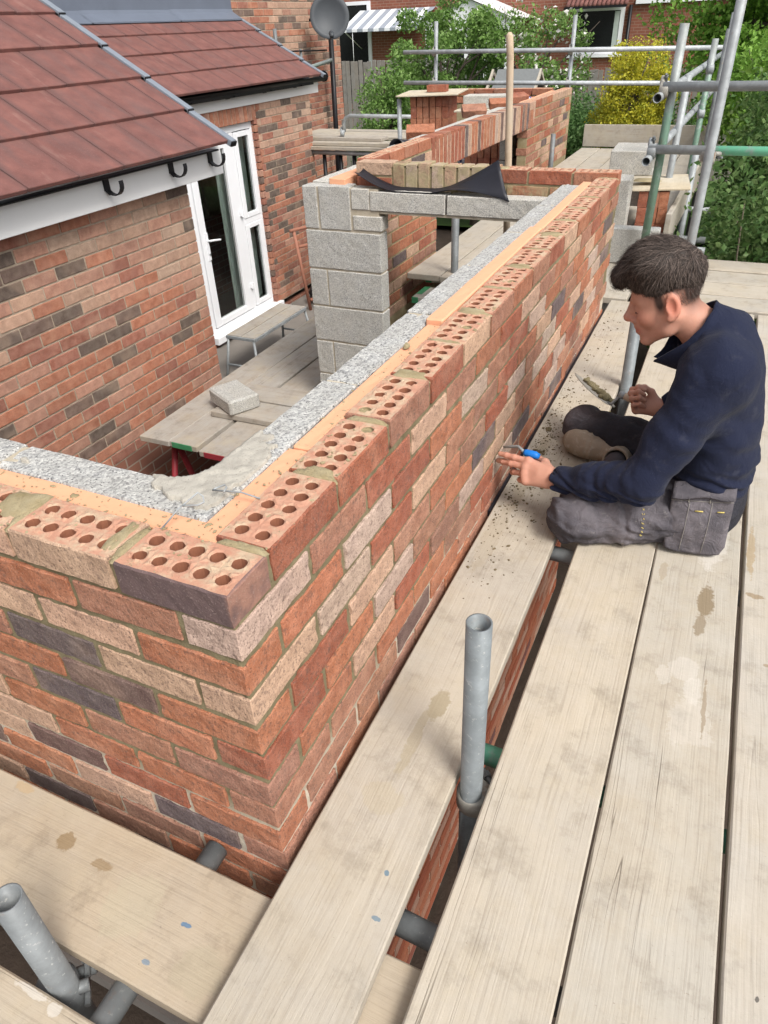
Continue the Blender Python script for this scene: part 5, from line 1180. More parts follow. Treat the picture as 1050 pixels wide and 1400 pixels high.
for k in range(4):
    a = gx0 + k * (gx1 - gx0) / 4 + .062; b = gx0 + (k + 1) * (gx1 - gx0) / 4 - .062
    part('pane', MB().box((a, gy + .01, -1.3), (b, gy + .02, .42)).build('pane', M['glass']), gr); part('panel', MB().box((a, gy, .425), (b, gy + .05, .548)).build('panel', M['upvc']), gr); part('panel', MB().box((a, gy, GZ), (b, gy + .05, -1.305)).build('panel', M['upvc']), gr)
aw = thing('awning', 'grey and white striped awning on the red house behind the fence', 'awning', (-10.8, YH - .9, 1.0))
M['awn_g'] = mat_plain('grey_awning_cloth', (.28, .31, .36), .8, .05); M['awn_w'] = mat_plain('white_awning_cloth', (.74, .76, .79), .8, .03)
for k in range(14):
    x = -12.0 + k * .19; part('stripe', MB().add([(x, YH - .02, 1.05), (x + .186, YH - .02, 1.05), (x + .10, YH - 1.3, .56), (x - .086, YH - 1.3, .56), (x + .10, YH - 1.3, .48), (x - .086, YH - 1.3, .48)], [(0, 1, 2, 3), (3, 2, 4, 5)]).build('stripe', M['awn_g' if k % 2 else 'awn_w']), aw)
part('arm', tube('arm', [(-12.0, YH - 1.25, .5), (-12.0, YH - .04, .0)], .015, M['upvc'], 6), aw, (0, 0, 0)); part('pull_cord', tube('pull_cord', [(-11.7, YH - 1.28, .5), (-11.7, YH - 1.28, -.5)], .008, M['upvc'], 5), aw, (0, 0, 0))
o = part('plant_pot', tube('plant_pot', [(0, 0, 0), (0, 0, .22), (0, 0, .25)], [.11, .15, .155], mat_plain('terracotta', (.36, .16, .09), .8), 14), None, (-7.0, 12.6, GZ + .05)); tag(o, 'terracotta pot below the fence by the bent rail', 'plant pot')
# ------------------------------------------------------------------ the bricklayer (signed-distance modelling, meshed with surface nets)
def surface_nets(f, org, h):
    s = f < 0; nx, ny, nz = f.shape
    cnt = np.zeros((nx - 1, ny - 1, nz - 1), np.int8)
    cor = [(a, b, c) for a in (0, 1) for b in (0, 1) for c in (0, 1)]
    for a, b, c in cor: cnt += s[a:nx - 1 + a, b:ny - 1 + b, c:nz - 1 + c]
    act = np.argwhere((cnt > 0) & (cnt < 8)); I, J, K = act.T
    acc = np.zeros((len(act), 3)); num = np.zeros(len(act))
    for i0, A in enumerate(cor):
        for B in cor[i0 + 1:]:
            if sum(abs(A[k] - B[k]) for k in range(3)) != 1: continue
            fa = f[I + A[0], J + A[1], K + A[2]]; fb = f[I + B[0], J + B[1], K + B[2]]
            m = (fa < 0) != (fb < 0); t = np.where(m, fa / np.where(m, fa - fb, 1), 0)
            for k in range(3): acc[:, k] += np.where(m, A[k] + t * (B[k] - A[k]), 0)
            num += m
    V = (act + acc / num[:, None]) * h + np.asarray(org)
    idx = -np.ones(cnt.shape, np.int32); idx[I, J, K] = np.arange(len(act)); Fs = []
    for ax in range(3):
        sl = [slice(1, -1)] * 3; s0 = list(sl); s1 = list(sl); s0[ax] = slice(0, -1); s1[ax] = slice(1, None)
        a = s[tuple(s0)]; b = s[tuple(s1)]; e = np.argwhere(a != b)
        off = np.array([1, 1, 1]); off[ax] = 0; e = e + off
        sg = s[e[:, 0], e[:, 1], e[:, 2]]
        u, v = [(1, 2), (2, 0), (0, 1)][ax]; q = []
        for (du, dv) in ((-1, -1), (0, -1), (0, 0), (-1, 0)):
            c = e.copy(); c[:, u] += du; c[:, v] += dv; q.append(idx[c[:, 0], c[:, 1], c[:, 2]])
        q = np.stack(q, 1); q[~sg] = q[~sg][:, ::-1]; Fs.append(q)
    return V, np.concatenate(Fs)
def vnoise(P, seed=0):
    """smooth value noise in [-1, 1] for an array of points (..., 3)"""
    i = np.floor(P).astype(np.int64); f = P - i; f = f * f * (3 - 2 * f); r = 0
    def hsh(a, b, c):
        n = (a * 73856093) ^ (b * 19349663) ^ (c * 83492791) ^ (seed * 2654435); n = (n ^ (n >> 13)) * 1274126177; n = n & 0x7fffffff
        return ((n ^ (n >> 16)) & 0xffff) / 32767.5 - 1
    for a in (0, 1):
        for b in (0, 1):
            for c in (0, 1):
                r = r + hsh(i[..., 0] + a, i[..., 1] + b, i[..., 2] + c) * (f[..., 0] if a else 1 - f[..., 0]) * (f[..., 1] if b else 1 - f[..., 1]) * (f[..., 2] if c else 1 - f[..., 2])
    return r
class SDF:
    def __init__(s, lo, hi, h):
        s.h = h; s.lo = np.array(lo, float); n = np.ceil((np.array(hi) - s.lo) / h).astype(int) + 1
        s.n = n; s.f = np.full(n, .05, np.float32)
    def block(s, lo, hi):
        a = np.clip(np.floor((np.array(lo) - s.lo) / s.h).astype(int), 0, s.n); b = np.clip(np.ceil((np.array(hi) - s.lo) / s.h).astype(int) + 1, 0, s.n)
        if (b <= a).any(): return None, None
        g = np.stack(np.meshgrid(*[s.lo[k] + s.h * np.arange(a[k], b[k]) for k in range(3)], indexing='ij'), -1)
        return tuple(slice(a[k], b[k]) for k in range(3)), g
    def comb(s, sl, d, k, mode):
        d = d.astype(np.float32); o = s.f[sl]
        if mode == 'sub': d = -d; hh = np.maximum(k - np.abs(o - d), 0) / k if k else 0; s.f[sl] = np.maximum(o, d) + (hh * hh * k * .25 if k else 0)
        else: hh = np.maximum(k - np.abs(o - d), 0) / k if k else 0; s.f[sl] = np.minimum(o, d) - (hh * hh * k * .25 if k else 0)
    def cap(s, a, b, r1, r2=None, k=.02, mode='add', flat=None):
        a = np.array(a, float); b = np.array(b, float); r2 = r1 if r2 is None else r2; m = max(r1, r2) + k + .03
        sl, g = s.block(np.minimum(a, b) - m, np.maximum(a, b) + m)
        if sl is None: return s
        ab = b - a; t = np.clip(((g - a) @ ab) / max(1e-9, ab @ ab), 0, 1); d = np.linalg.norm(g - a - t[..., None] * ab, axis=-1) - (r1 + (r2 - r1) * t)
        s.comb(sl, d, k, mode); return s
    def ell(s, c, r, M_=None, k=.02, mode='add'):
        c = np.array(c, float); r = np.array(r, float); m = r.max() + k + .03
        sl, g = s.block(c - m, c + m)
        if sl is None: return s
        q = g - c
        if M_ is not None: q = q @ M_          # columns of M_ are the local axes
        k0 = np.linalg.norm(q / r, axis=-1); k1 = np.linalg.norm(q / (r * r), axis=-1)
        s.comb(sl, k0 * (k0 - 1) / np.maximum(k1, 1e-6), k, mode); return s
    def pts(s): return np.stack(np.meshgrid(*[s.lo[k] + s.h * np.arange(s.n[k]) for k in range(3)], indexing='ij'), -1)
    def mesh(s): return surface_nets(s.f, s.lo, s.h)
def nrm(v): v = np.array(v, float); return v / np.linalg.norm(v)
A3 = lambda *v: np.array(v, float)
# head frame: f forward, l to his left (towards us), u up
E_ = A3(.445, 1.462, .012); PIT = R(21); SC = 1.06
hf = A3(-math.cos(PIT), 0.03, -math.sin(PIT)); hf = nrm(hf); hl = nrm(np.cross(A3(-math.sin(PIT), 0, math.cos(PIT)), hf)); hu_ = np.cross(hf, hl)
HM = np.stack([hf, hl, hu_], 1)
def H(f, l, u): return E_ + SC * (hf * f + hl * l + hu_ * u)
NECK = A3(.560, 1.470, -.085)
LS, LE, LW = A3(.585, 1.322, -.135), A3(.462, 1.225, -.425), A3(.208, 1.298, -.522)
RS, RE, RW = A3(.555, 1.655, -.135), A3(.580, 1.785, -.40), A3(.455, 1.752, -.448)
def hand(S, wrist, d, n, spread, curl, side, thumb, k=.010, sc=1.0):
    """palm, four fingers of different lengths with bent joints, thumb from the side of the palm.
    d towards the fingers, n out of the back of the hand; side = +1 puts the index at +across"""
    d = nrm(d); n = nrm(np.array(n) - d * (d @ np.array(n))); a = np.cross(d, n) * side; tips = []
    w0 = np.array(wrist, float)
    off = [.030, .0105, -.0095, -.027]; kl = [.088, .091, .086, .078]; ph = [(.043, .026, .021), (.047, .030, .022), (.044, .028, .021), (.034, .021, .018)]; rr = [.0092, .0095, .0090, .0080]
    S.cap(w0, w0 + d * .04 * sc, .0235 * sc, .021 * sc, k=.02)
    for i in range(4):
        kn = w0 + (d * kl[i] + a * off[i]) * sc
        S.cap(w0 + (d * .022 + a * off[i] * .55) * sc, kn - n * .002, .0150 * sc, .0118 * sc, k=.016)
        S.ell(kn + n * .002, (.0115 * sc,) * 3, k=.008)
        p = kn; ang = spread[i][1]; dd = nrm(d + a * spread[i][0])
        for j in range(3):
            ang += curl[i][j]; v = dd * math.cos(ang) - n * math.sin(ang); q = p + v * ph[i][j] * sc
            r_ = rr[i] * sc * (1 - .07 * j)
            S.cap(p, q, r_ * 1.02, r_ * .93, k=.0045); S.ell(q, (r_ * 1.03,) * 3, k=.004) if j < 2 else None
            p = q
        tips.append((p, v))
    t0 = w0 + (d * .022 + a * .016 - n * .006) * sc; p = t0
    for j, (vec, L, r_) in enumerate(thumb):
        v = nrm(d * vec[0] + a * vec[1] + n * vec[2]); q = p + v * L * sc; S.cap(p, q, r_ * sc * (1.25 if j == 0 else 1.02), r_ * sc, k=.014 if j == 0 else .005); p = q
    return tips, a
def body():
    S = SDF((-.02, 1.13, -.70), (.86, 1.93, .21), .0034)
    # torso core, shoulders and hips inside the clothes (kept in one piece with head, arms and legs)
    S.ell((.61, 1.485, -.22), (.08, .13, .16), k=.05).ell((.635, 1.49, -.42), (.075, .13, .14), k=.05).cap((.56, 1.39, -.13), (.55, 1.58, -.13), .05, k=.06)
    S.cap(NECK + A3(.03, 0, -.05), NECK, .055, .055, k=.04).cap(NECK, H(-.015, 0, -.045), .056, .053, k=.03)
    S.cap(LS, LE, .042, .036, k=.03).cap(LE, LW, .036, .0255, k=.02); S.cap(RS, RE, .042, .036, k=.03).cap(RE, RW, .036, .0255, k=.02)
    S.cap((.66, 1.40, -.58), (.285, 1.24, -.61), .055, .045, k=.05).cap((.285, 1.24, -.61), (.345, 1.57, -.605), .036, .026, k=.02)
    S.cap((.66, 1.60, -.58), (.215, 1.860, -.615), .050, .038, k=.05).cap((.215, 1.860, -.615), (.50, 1.68, -.635), .032, .028, k=.02)
    # head
    e = lambda c, r, k=.02, mode='add', M_=HM: S.ell(H(*c), SC * np.array(r), M_, SC * k, mode)
    c = lambda a, b, r1, r2, k=.012, mode='add': S.cap(H(*a), H(*b), SC * r1, SC * r2, SC * k, mode)
    e((.011, 0, .048), (.083, .072, .080), .02); e((.046, 0, .020), (.046, .058, .062), .03); e((.050, 0, -.026), (.046, .046, .056), .03)
    for s_ in (1, -1):
        c((.004, .053 * s_, -.026), (.024, .048 * s_, -.056), .017, .013, .025); c((.024, .048 * s_, -.056), (.078, .016 * s_, -.083), .013, .012, .022)
        e((.066, .038 * s_, -.016), (.022, .020, .020), .022); c((.088, .014 * s_, .030), (.072, .047 * s_, .030), .009, .008, .016)
        e((.096, .031 * s_, .010), (.016, .016, .0125), .012, 'sub')
        e((.0785, .031 * s_, .010), (.0145, .0160, .0135), .005)
        c((.0885, .020 * s_, .0035), (.0865, .042 * s_, .0045), .0032, .0028, .004)
        e((.106, .0115 * s_, -.024), (.009, .0075, .0075), .008); e((.107, .0075 * s_, -.0315), (.005, .0032, .003), .003, 'sub')
        # ear: tilted shell with a hollow
        em = np.stack([nrm(hf * .94 + hl * s_ * .33), nrm(hl * s_ - hf * .33), hu_], 1)
        S.ell(H(-.006, .073 * s_, .006), SC * A3(.0185, .0075, .031), em, SC * .008); S.ell(H(-.002, .0805 * s_, .008), SC * A3(.011, .0068, .021), em, SC * .005, 'sub'); S.ell(H(.006, .074 * s_, -.022), SC * A3(.010, .007, .010), em, SC * .006)
        c((.010, .070 * s_, .004), (.012, .070 * s_, -.004), .006, .006, .006)
    e((.089, 0, -.085), (.016, .018, .014), .020)
    c((.084, 0, .032), (.100, 0, .002), .0125, .0125, .014); c((.094, 0, .026), (.122, 0, -.012), .0085, .0098, .012); e((.121, 0, -.016), (.0115, .0110, .0105), .010); c((.110, 0, -.030), (.104, 0, -.038), .005, .005, .008)
    e((.088, 0, -.050), (.020, .026, .022), .016)
    c((.1065, .004, -.0455), (.094, .023, -.0495), .0050, .0030, .005); c((.1065, -.004, -.0455), (.094, -.023, -.0495), .0050, .0030, .005)
    c((.1035, .008, -.0570), (.093, .020, -.0535), .0062, .0036, .006); c((.1035, -.008, -.0570), (.093, -.020, -.0535), .0062, .0036, .006)
    c((.111, .012, -.0515), (.100, .026, -.0520), .0016, .0014, .003, 'sub'); c((.111, -.012, -.0515), (.100, -.026, -.0520), .0016, .0014, .003, 'sub'); c((.112, .012, -.0515), (.112, -.012, -.0515), .0016, .0016, .003, 'sub')
    # left hand reaching to the joint, right hand closed on the trowel handle
    hand(S, LW, (-.985, .12, .04), (.10, -.80, .58), [(-.02, .0), (-.01, .05), (.0, .16), (.02, .26)], [(.02, .10, .08), (.14, .22, .14), (.42, .50, .30), (.58, .62, .35)], 1,
         [((.62, .62, -.46), .040, .0135), ((.80, .20, -.52), .032, .0108), ((.92, -.02, -.36), .026, .0095)], sc=1.10)
    hand(S, RW, (-.97, .04, .02), (-.05, .50, -.85), [(.03, .25), (.0, .28), (-.02, .3), (-.06, .32)], [(.85, 1.40, 1.0), (.92, 1.42, 1.0), (.98, 1.42, 1.0), (1.0, 1.42, 1.0)], -1,
         [((.55, .62, -.55), .040, .0135), ((.85, .10, -.52), .030, .0108), ((.80, -.40, -.45), .024, .0095)], sc=.97)
    return S.mesh()
t = NT('skin', .55); v = t.coord('Object', False); at = t.node('ShaderNodeVertexColor'); at.layer_name = 'tint'
n_ = t.noise(v, 160, 3, .6); n2_ = t.noise(v, 22, 3)
c_ = t.mix(n2_, (.45, .22, .155), (.55, .29, .21)); c_ = t.mix(1.0, c_, at.outputs[0], 'MULTIPLY')
t.p.inputs['Subsurface Weight'].default_value = .12; t.p.inputs['Subsurface Radius'].default_value = (.8, .3, .15); t.p.inputs['Subsurface Scale'].default_value = .006
M['skin'] = t.done(c_, None, t.bump(t.math('ADD', n_, t.math('MULTIPLY', t.noise(v, 420, 2), .8)), .45, .0011))
BASE = A3(.69, 1.50, -.68)
man = thing('person', 'dark haired bricklayer in a navy jumper sitting cross legged beside the new wall', 'person', BASE)
V, F = body()
me = npmesh('body', V - BASE, F, M['skin'], True)
col = np.ones((len(V), 4), np.float32)
q = (V - E_) / SC; qf, ql, qu = q @ hf, q @ hl, q @ hu_
hd = (V[:, 2] > -.16) & (V[:, 0] < .62)
def blob(cf, cu, rf, ru, cl=None, rl=1): return np.clip(1.25 - np.sqrt(((qf - cf) / rf) ** 2 + ((qu - cu) / ru) ** 2 + (((np.abs(ql) - cl) / rl) ** 2 if cl is not None else 0)), 0, 1) * hd
def paint(w, c): col[:, :3] = col[:, :3] * (1 - w[:, None]) + np.array(c) * w[:, None]
paint(.75 * blob(.103, -.0515, .015, .0105), (.80, .42, .42)); paint(.45 * blob(.120, -.018, .017, .014), (1.05, .66, .62)); paint(.7 * blob(-.006, .004, .024, .036, .078, .02), (1.08, .62, .54)); paint(.45 * blob(-.002, .006, .010, .018, .079, .008), (.60, .38, .34))
paint(.5 * blob(.07, -.015, .03, .025, .045, .03), (1.05, .70, .64)); paint(.30 * blob(.07, -.075, .045, .03), (.66, .64, .66)); paint(.30 * blob(.015, -.055, .035, .03, .05, .03), (.70, .68, .70))
paint(.9 * blob(.0885, .0035, .009, .0030, .031, .013), (.16, .11, .10))
fade = np.clip((qu - .012) / .045, 0, 1) * np.clip((.052 - qf) / .02, 0, 1) * hd * (~((np.abs(qf + .005) < .022) & (np.abs(ql) > .071) & (qu < .04)))
fade = np.maximum(fade, np.clip((qu + .040) / .055, 0, 1) * np.clip((-.020 - qf) / .022, 0, 1) * hd)
fade = np.maximum(fade, 1.1 * np.clip(1.15 - np.abs(qf - .026) / .015, 0, 1) * np.clip((qu + .016) / .03, 0, 1) * np.clip((np.abs(ql) - .045) / .01, 0, 1) * hd)
paint(.97 * np.clip(fade * 1.25, 0, 1), (.07, .085, .10))
hw_ = np.clip(1 - np.abs(V[:, 0] - .05) / .11, 0, 1) * (V[:, 2] < -.40); paint(.22 * hw_, (1.05, .72, .66))
ca = me.color_attributes.new('tint', 'FLOAT_COLOR', 'POINT'); ca.data.foreach_set('color', col.ravel())
part('body', me, man, BASE)
# eyebrows
t = NT('hair', .62); v = t.coord('Object', False); g_ = t.node('ShaderNodeNewGeometry'); t.p.inputs['Specular IOR Level'].default_value = .30
M['hair'] = t.done(t.ramp(g_.outputs['Random Per Island'], [(0, (.020, .014, .011)), (.55, (.050, .035, .028)), (1, (.125, .094, .078))]))
def strands(roots, paths, width, name, mat):
    V = []; F = []
    for pts, nr in paths:
        o = len(V); n = len(pts)
        for i, p in enumerate(pts):
            tdir = nrm(pts[min(i + 1, n - 1)] - pts[max(i - 1, 0)]); b = nrm(np.cross(tdir, nr)); w = width * (1 - .75 * (i / (n - 1)) ** 2)
            V += [p + b * w, p + nr * w * .7, p - b * w]
        for i in range(n - 1):
            a = o + 3 * i; F += [(a, a + 1, a + 4, a + 3), (a + 1, a + 2, a + 5, a + 4)]
    return npmesh(name, np.array(V), np.array(F), mat, True)
def hair_mass():
    S = SDF(H(0, 0, .07) - .2, H(0, 0, .07) + .2, .0042); P = S.pts() - E_; f_, l_, u_ = (P @ hf) / SC, (P @ hl) / SC, (P @ hu_) / SC
    c = (.016, 0, .054); r = (.0865, .0745, .0815); q = np.stack([(f_ - c[0]) / r[0], (l_ - c[1]) / r[1], (u_ - c[2]) / r[2]], -1); k0 = np.linalg.norm(q, axis=-1); k1 = np.linalg.norm(q / np.array(r), axis=-1)
    d = k0 * (k0 - 1) / np.maximum(k1, 1e-6)
    line = np.where(f_ > .03, .046 + .42 * np.clip(f_ - .03, 0, .2), np.where(f_ > -.034, .046, .046 - .9 * np.clip(-.034 - f_, 0, .06)))     # hairline height
    line = line + .010 * vnoise(np.stack([f_ * 40, l_ * 40, u_ * 0], -1), 9)
    t_ = np.clip((u_ - line) / .105, 0, 1); t_ = t_ * (2 - t_); fb = np.clip((f_ + .055) / .11, 0, 1); side = np.clip((np.abs(l_) - .035) / .03, 0, 1) * np.clip((.105 - u_) / .05, 0, 1); thick = np.where(u_ > line, .0012 + .036 * t_ * (.42 + .58 * fb) * (1 - .55 * side), -.007)
    lump = 1.5 * vnoise(np.stack([f_ * 20 + 12 * l_, l_ * 44 - f_ * 16, u_ * 26], -1), 8); st = vnoise(np.stack([f_ * 18 + 3 * l_ * 10, l_ * 80 + 9 * f_, u_ * 60], -1), 3)
    S.f = (SC * (d - thick + (.0022 * st + .0040 * lump) * np.clip(t_ * 2.5, .1, 1))).astype(np.float32)
    S.ell(H(.092, 0, .102), SC * A3(.040, .050, .025), HM, SC * .03).ell(H(.114, .004, .090), SC * A3(.018, .040, .020), HM, SC * .02)
    return S, S.mesh()
def locks(S, V):
    """strands combed over the hair: they follow its surface and lift off at the tips"""
    r = np.random.default_rng(5); g = np.gradient(S.f, S.h); n = S.n - 1
    def look(p): i = tuple(np.clip(np.round((p - S.lo) / S.h).astype(int), 0, n)); nr = A3(g[0][i], g[1][i], g[2][i]); return S.f[i], nr / max(1e-6, np.linalg.norm(nr))
    paths = []; short = []
    for v_ in V[r.choice(len(V), 9500)]:
        p = v_.copy(); d0, nr = look(p); hn = HM.T @ nr; hp = HM.T @ (p - E_) / SC
        if hn[2] < -.45: continue
        w_top = np.clip((hn[2] - .15) / .5, 0, 1); w_back = np.clip((-hn[0] - .35) / .4, 0, 1) * (1 - w_top)
        fl = w_top * A3(1, .30 * math.sin(hp[0] * 45 + 2 * hp[1] * 20) + 1.5 * hp[1], .0) + w_back * A3(-.15, .3 * hp[1] * 10, -1) + (1 - w_top) * (1 - w_back) * A3(.50, 0, -.85)
        if hp[0] > .085: fl = fl + A3(0, .25, -.9)
        cl = np.array([mnoise.noise(Vector(hp * 42 + A3(k * 9, 0, 0))) for k in range(3)]); fl = HM @ (fl + cl * 1.15 + r.normal(size=3) * .20)
        m = 7; L = SC * (.012 + .040 * np.clip((hp[2] - .045) / .07, 0, 1)) * r.uniform(.6, 1.25) * (1.0 + (.45 * r.random() ** 2 if hp[0] > .06 else 0)); lift = SC * r.choice([.0005, .0015, .0045, .010], p=[.30, .28, .26, .16]) * np.clip((hp[2] - .03) / .06, .1, 1)
        pts = [p - nr * .002]; nr0 = nr
        for i in range(1, m):
            tg = fl - nr * (fl @ nr); tg /= max(1e-6, np.linalg.norm(tg)); p = p + tg * L / (m - 1); d0, nr = look(p)
            s_ = i / (m - 1); p = p - nr * np.clip(d0, -.003, .003) * .8; pts.append(p + nr * (.0004 + lift * s_ * s_))
        paths.append((pts, nr0))
    # short clipped hair fading down the sides and the nape
    for k in range(4200):
        th = r.uniform(0, 2 * math.pi); uu = r.uniform(-.045, .058); sx, sy = math.cos(th), math.sin(th)
        if sx > .35 or (uu < .005 and sx > -.45): continue
        if abs(sy) > .8 and uu < .036 and abs(sx + .05) < .30: continue
        kk = math.sqrt(max(.05, 1 - ((uu - .048) / .080) ** 2)); hp = A3(.011 + .0835 * kk * sx, .0725 * kk * sy, uu); nr = nrm(A3(sx / .094, sy / .072, (uu - .048) / .08 * 6))
        if r.random() > np.clip((uu + .05) / .06, .1, 1): continue
        p = H(*hp); nr = HM @ nr; dv = HM @ nrm(A3(-.25, 0, -1) + r.normal(size=3) * .25); short.append(([p - nr * .001, p + dv * .003 + nr * .0006, p + dv * .006 + nr * .0008], nr))
    return paths, short
S_h, (V, F) = hair_mass(); part('hair', npmesh('hair_mass', V, F, M['hair'], True), man, (0, 0, 0)); pl_, ps_ = locks(S_h, V); part('hair', strands(None, pl_, .00085, 'hair_strands', M['hair']), man, (0, 0, 0)); part('hair', strands(None, ps_, .00035, 'clipped_hair', M['hair']), man, (0, 0, 0))
br = []; rb = np.random.default_rng(2)
for s_ in (1, -1):
    for k in range(110):
        x = rb.random(); f_, l_ = .0975 - .020 * x ** 1.6, (.012 + .036 * x) * s_; u_ = .0275 + .006 * math.sin(2.6 * x) + rb.normal() * .0018
        p = H(f_ + .0005, l_, u_); dv = HM @ nrm(A3(-.35 * x, s_ * 1.0, .35 - .6 * x)); nr = HM @ nrm(A3(1, .25 * s_, .25)); br.append(([p, p + dv * .004 + nr * .0006, p + dv * .008], nr))
el_ = []
for s_ in (1, -1):
    for k in range(60):
        a = R(-70 + 140 * k / 59); q = A3(.0785 + .0150 * .80 * math.cos(a), s_ * (.031 + .0165 * .80 * math.sin(a)), .0022 + .0012 * math.sin(a)); dv = HM @ nrm(A3(.9 * math.cos(a), s_ * math.sin(a), -.45)); el_.append(([H(*q), H(*q) + dv * .003, H(*q) + dv * .0062 + HM @ A3(0, 0, .0010)], HM @ A3(0, 0, 1)))
part('eyelash', strands(None, el_, .0006, 'eyelash', M['hair']), man, (0, 0, 0))
part('eyebrow', strands(None, br, .0007, 'eyebrow', M['hair']), man, (0, 0, 0))
# jumper
def jumper():
    S = SDF((.16, 1.12, -.66), (.86, 1.93, .06), .0048)
    S.ell((.640, 1.490, -.49), (.116, .178, .10), k=.05).ell((.636, 1.487, -.38), (.112, .170, .15), k=.06).ell((.606, 1.482, -.235), (.106, .176, .16), k=.06).ell((.580, 1.478, -.135), (.092, .16, .10), k=.06)
    S.cap((.595, 1.36, -.125), (.580, 1.60, -.125), .075, .075, k=.06)
    S.cap(LS, LS * .45 + LE * .55, .078, .066, k=.06).cap(LS * .45 + LE * .55, LE, .066, .060, k=.04).cap(LE, LE * .45 + LW * .55, .060, .050, k=.03).cap(LE * .45 + LW * .55, LW + (LE - LW) * .06, .049, .0415, k=.03)
    S.cap(RS, RE, .076, .058, k=.05).cap(RE, RW + (RE - RW) * .10, .058, .042, k=.03)
    S.cap(NECK + A3(.01, 0, .0), NECK + A3(-.012, 0, .022), .072, .070, k=.04)
    P = S.pts(); x, y, z = P[..., 0], P[..., 1], P[..., 2]
    def along(a, b): d = nrm(b - a); return (P - a) @ d, d
    n1 = vnoise(np.stack([x * 16 + z * 9, y * 9, z * 20 - x * 8], -1), 1); n2 = vnoise(P * 38, 2); n3 = vnoise(np.stack([x * 8, y * 5, z * 34 + x * 16], -1), 5)
    f = S.f + (.0040 * n1 + .0011 * n2 + .0026 * n3 - .0075 * (np.abs(vnoise(np.stack([x * 9 + z * 6, y * 6, z * 13 - x * 6], -1), 41)) - .25)).astype(np.float32)
    # ruched folds on the forearm near the elbow and at the hem
    s_, d = along(LE, LW); w = np.clip(1 - np.abs(s_ - .07) / .13, 0, 1) * np.clip(1 - (np.linalg.norm(P - LE - s_[..., None] * d, axis=-1) - .03) / .06, 0, 1)
    f += (w * .0052 * np.sin(s_ * 150 + 3 * n1 + y * 60)).astype(np.float32)
    hem = np.clip(1 - np.abs(z + .47 - .10 * (x - .69)) / .07, 0, 1); f += (hem * .0060 * np.sin(z * 190 + x * 30 + 3.5 * n3 + y * 14)).astype(np.float32)
    arm = np.clip(1 - np.abs(((P - LS) @ nrm(LE - LS)) - .16) / .16, 0, 1) * (y < 1.36); f += (arm * .0032 * n3).astype(np.float32)
    # open neck, cuffs and hem
    S.f = f
    S.cap(NECK + A3(.03, 0, -.06), H(-.02, 0, -.03), .0610, .066, k=.006, mode='sub')
    cut = (z - (-.535 + .25 * (.69 - x))) * 1.0
    below = np.where((x > .52) & (y > 1.27), -cut, -1).astype(np.float32)
    # hollow underside towards the lap
    S.f = np.maximum(S.f, np.where((x > .50) & (np.abs(y - 1.49) < .25), -(z + .575 - .10 * (x - .6)), -1).astype(np.float32))
    a, d = along(LE, LW); L = np.linalg.norm(LW - LE); rad = np.linalg.norm(P - LE - a[..., None] * d, axis=-1)
    S.f = np.maximum(S.f, np.where(rad < .09, a - (L - .004), -1).astype(np.float32))
    S.cap(LW - d * .012, LW + d * .05, .033, .034, k=.004, mode='sub')
    a, d = along(RE, RW); L = np.linalg.norm(RW - RE); rad = np.linalg.norm(P - RE - a[..., None] * d, axis=-1)
    S.f = np.maximum(S.f, np.where((rad < .09) & (P[..., 1] > 1.6), a - (L - .010), -1).astype(np.float32))
    return S.mesh()
t = NT('navy_fleece', .95); v = t.coord('Object', False); t.p.inputs['Sheen Weight'].default_value = .05; t.p.inputs['Specular IOR Level'].default_value = .1
n_ = t.noise(v, 9, 4, .6); c_ = t.mix(n_, (.011, .014, .031), (.019, .023, .046)); c_ = t.mix(t.ramp(t.noise(v, 16, 5, .7), [(.58, 0), (.75, .30)]), c_, (.10, .10, .115)); c_ = t.mix(t.ramp(t.noise(v, 420, 2, .6), [(.66, 0), (.75, .35)]), c_, (.12, .12, .16))
M['fleece'] = t.done(c_, None, t.bump(t.math('ADD', t.noise(v, 520, 3, .7), t.math('MULTIPLY', t.math('ABSOLUTE', t.math('SUBTRACT', t.noise(v, 13, 4, .55, .8), .5)), 7.0)), .45, .003))
V, F = jumper(); part('jumper', npmesh('jumper', V - BASE, F, M['fleece'], True), man, BASE)
def collar():
    """stand-up collar, open at the throat with one point hanging forward"""
    V = []; F = []; n = 44; c0, c1 = A3(.553, 1.466, -.105), A3(.494, 1.458, -.060); nn = nrm(c1 - c0)
    e1 = nrm(A3(-.50, -.10, -.86)); e1 = nrm(e1 - nn * (e1 @ nn)); e2 = nrm(np.cross(nn, e1))
    for i in range(n + 1):
        a = R(14) + (2 * math.pi - R(28)) * i / n; e_ = min(i, n - i) / n; fl = max(0, 1 - e_ / .13) ** 1.3
        for j in range(6):
            s_ = j / 5; ra, rb = .092 + .004 * s_ + .014 * fl * s_, .092 - .016 * s_ + .006 * fl
            p = c0 + (c1 - c0) * (s_ * 1.05 + .05 * math.sin(a * 3) * s_) + e1 * math.cos(a) * ra + e2 * math.sin(a) * rb + A3(-.008, 0, -.014) * fl * s_ + nn * .006 * mnoise.noise(Vector((a * 2.2, s_ * 2, 1)))
            V.append(p)
    for i in range(n):
        for j in range(5): q = i * 6 + j; F.append((q, q + 6, q + 7, q + 1))
    me = mesh('collar', V, F, M['fleece'], True); bm = bmesh.new(); bm.from_mesh(me); bmesh.ops.solidify(bm, geom=bm.faces[:], thickness=.005); bm.to_mesh(me); bm.free(); me.polygons.foreach_set('use_smooth', [True] * len(me.polygons)); return me
part('collar', collar(), man, (0, 0, 0))
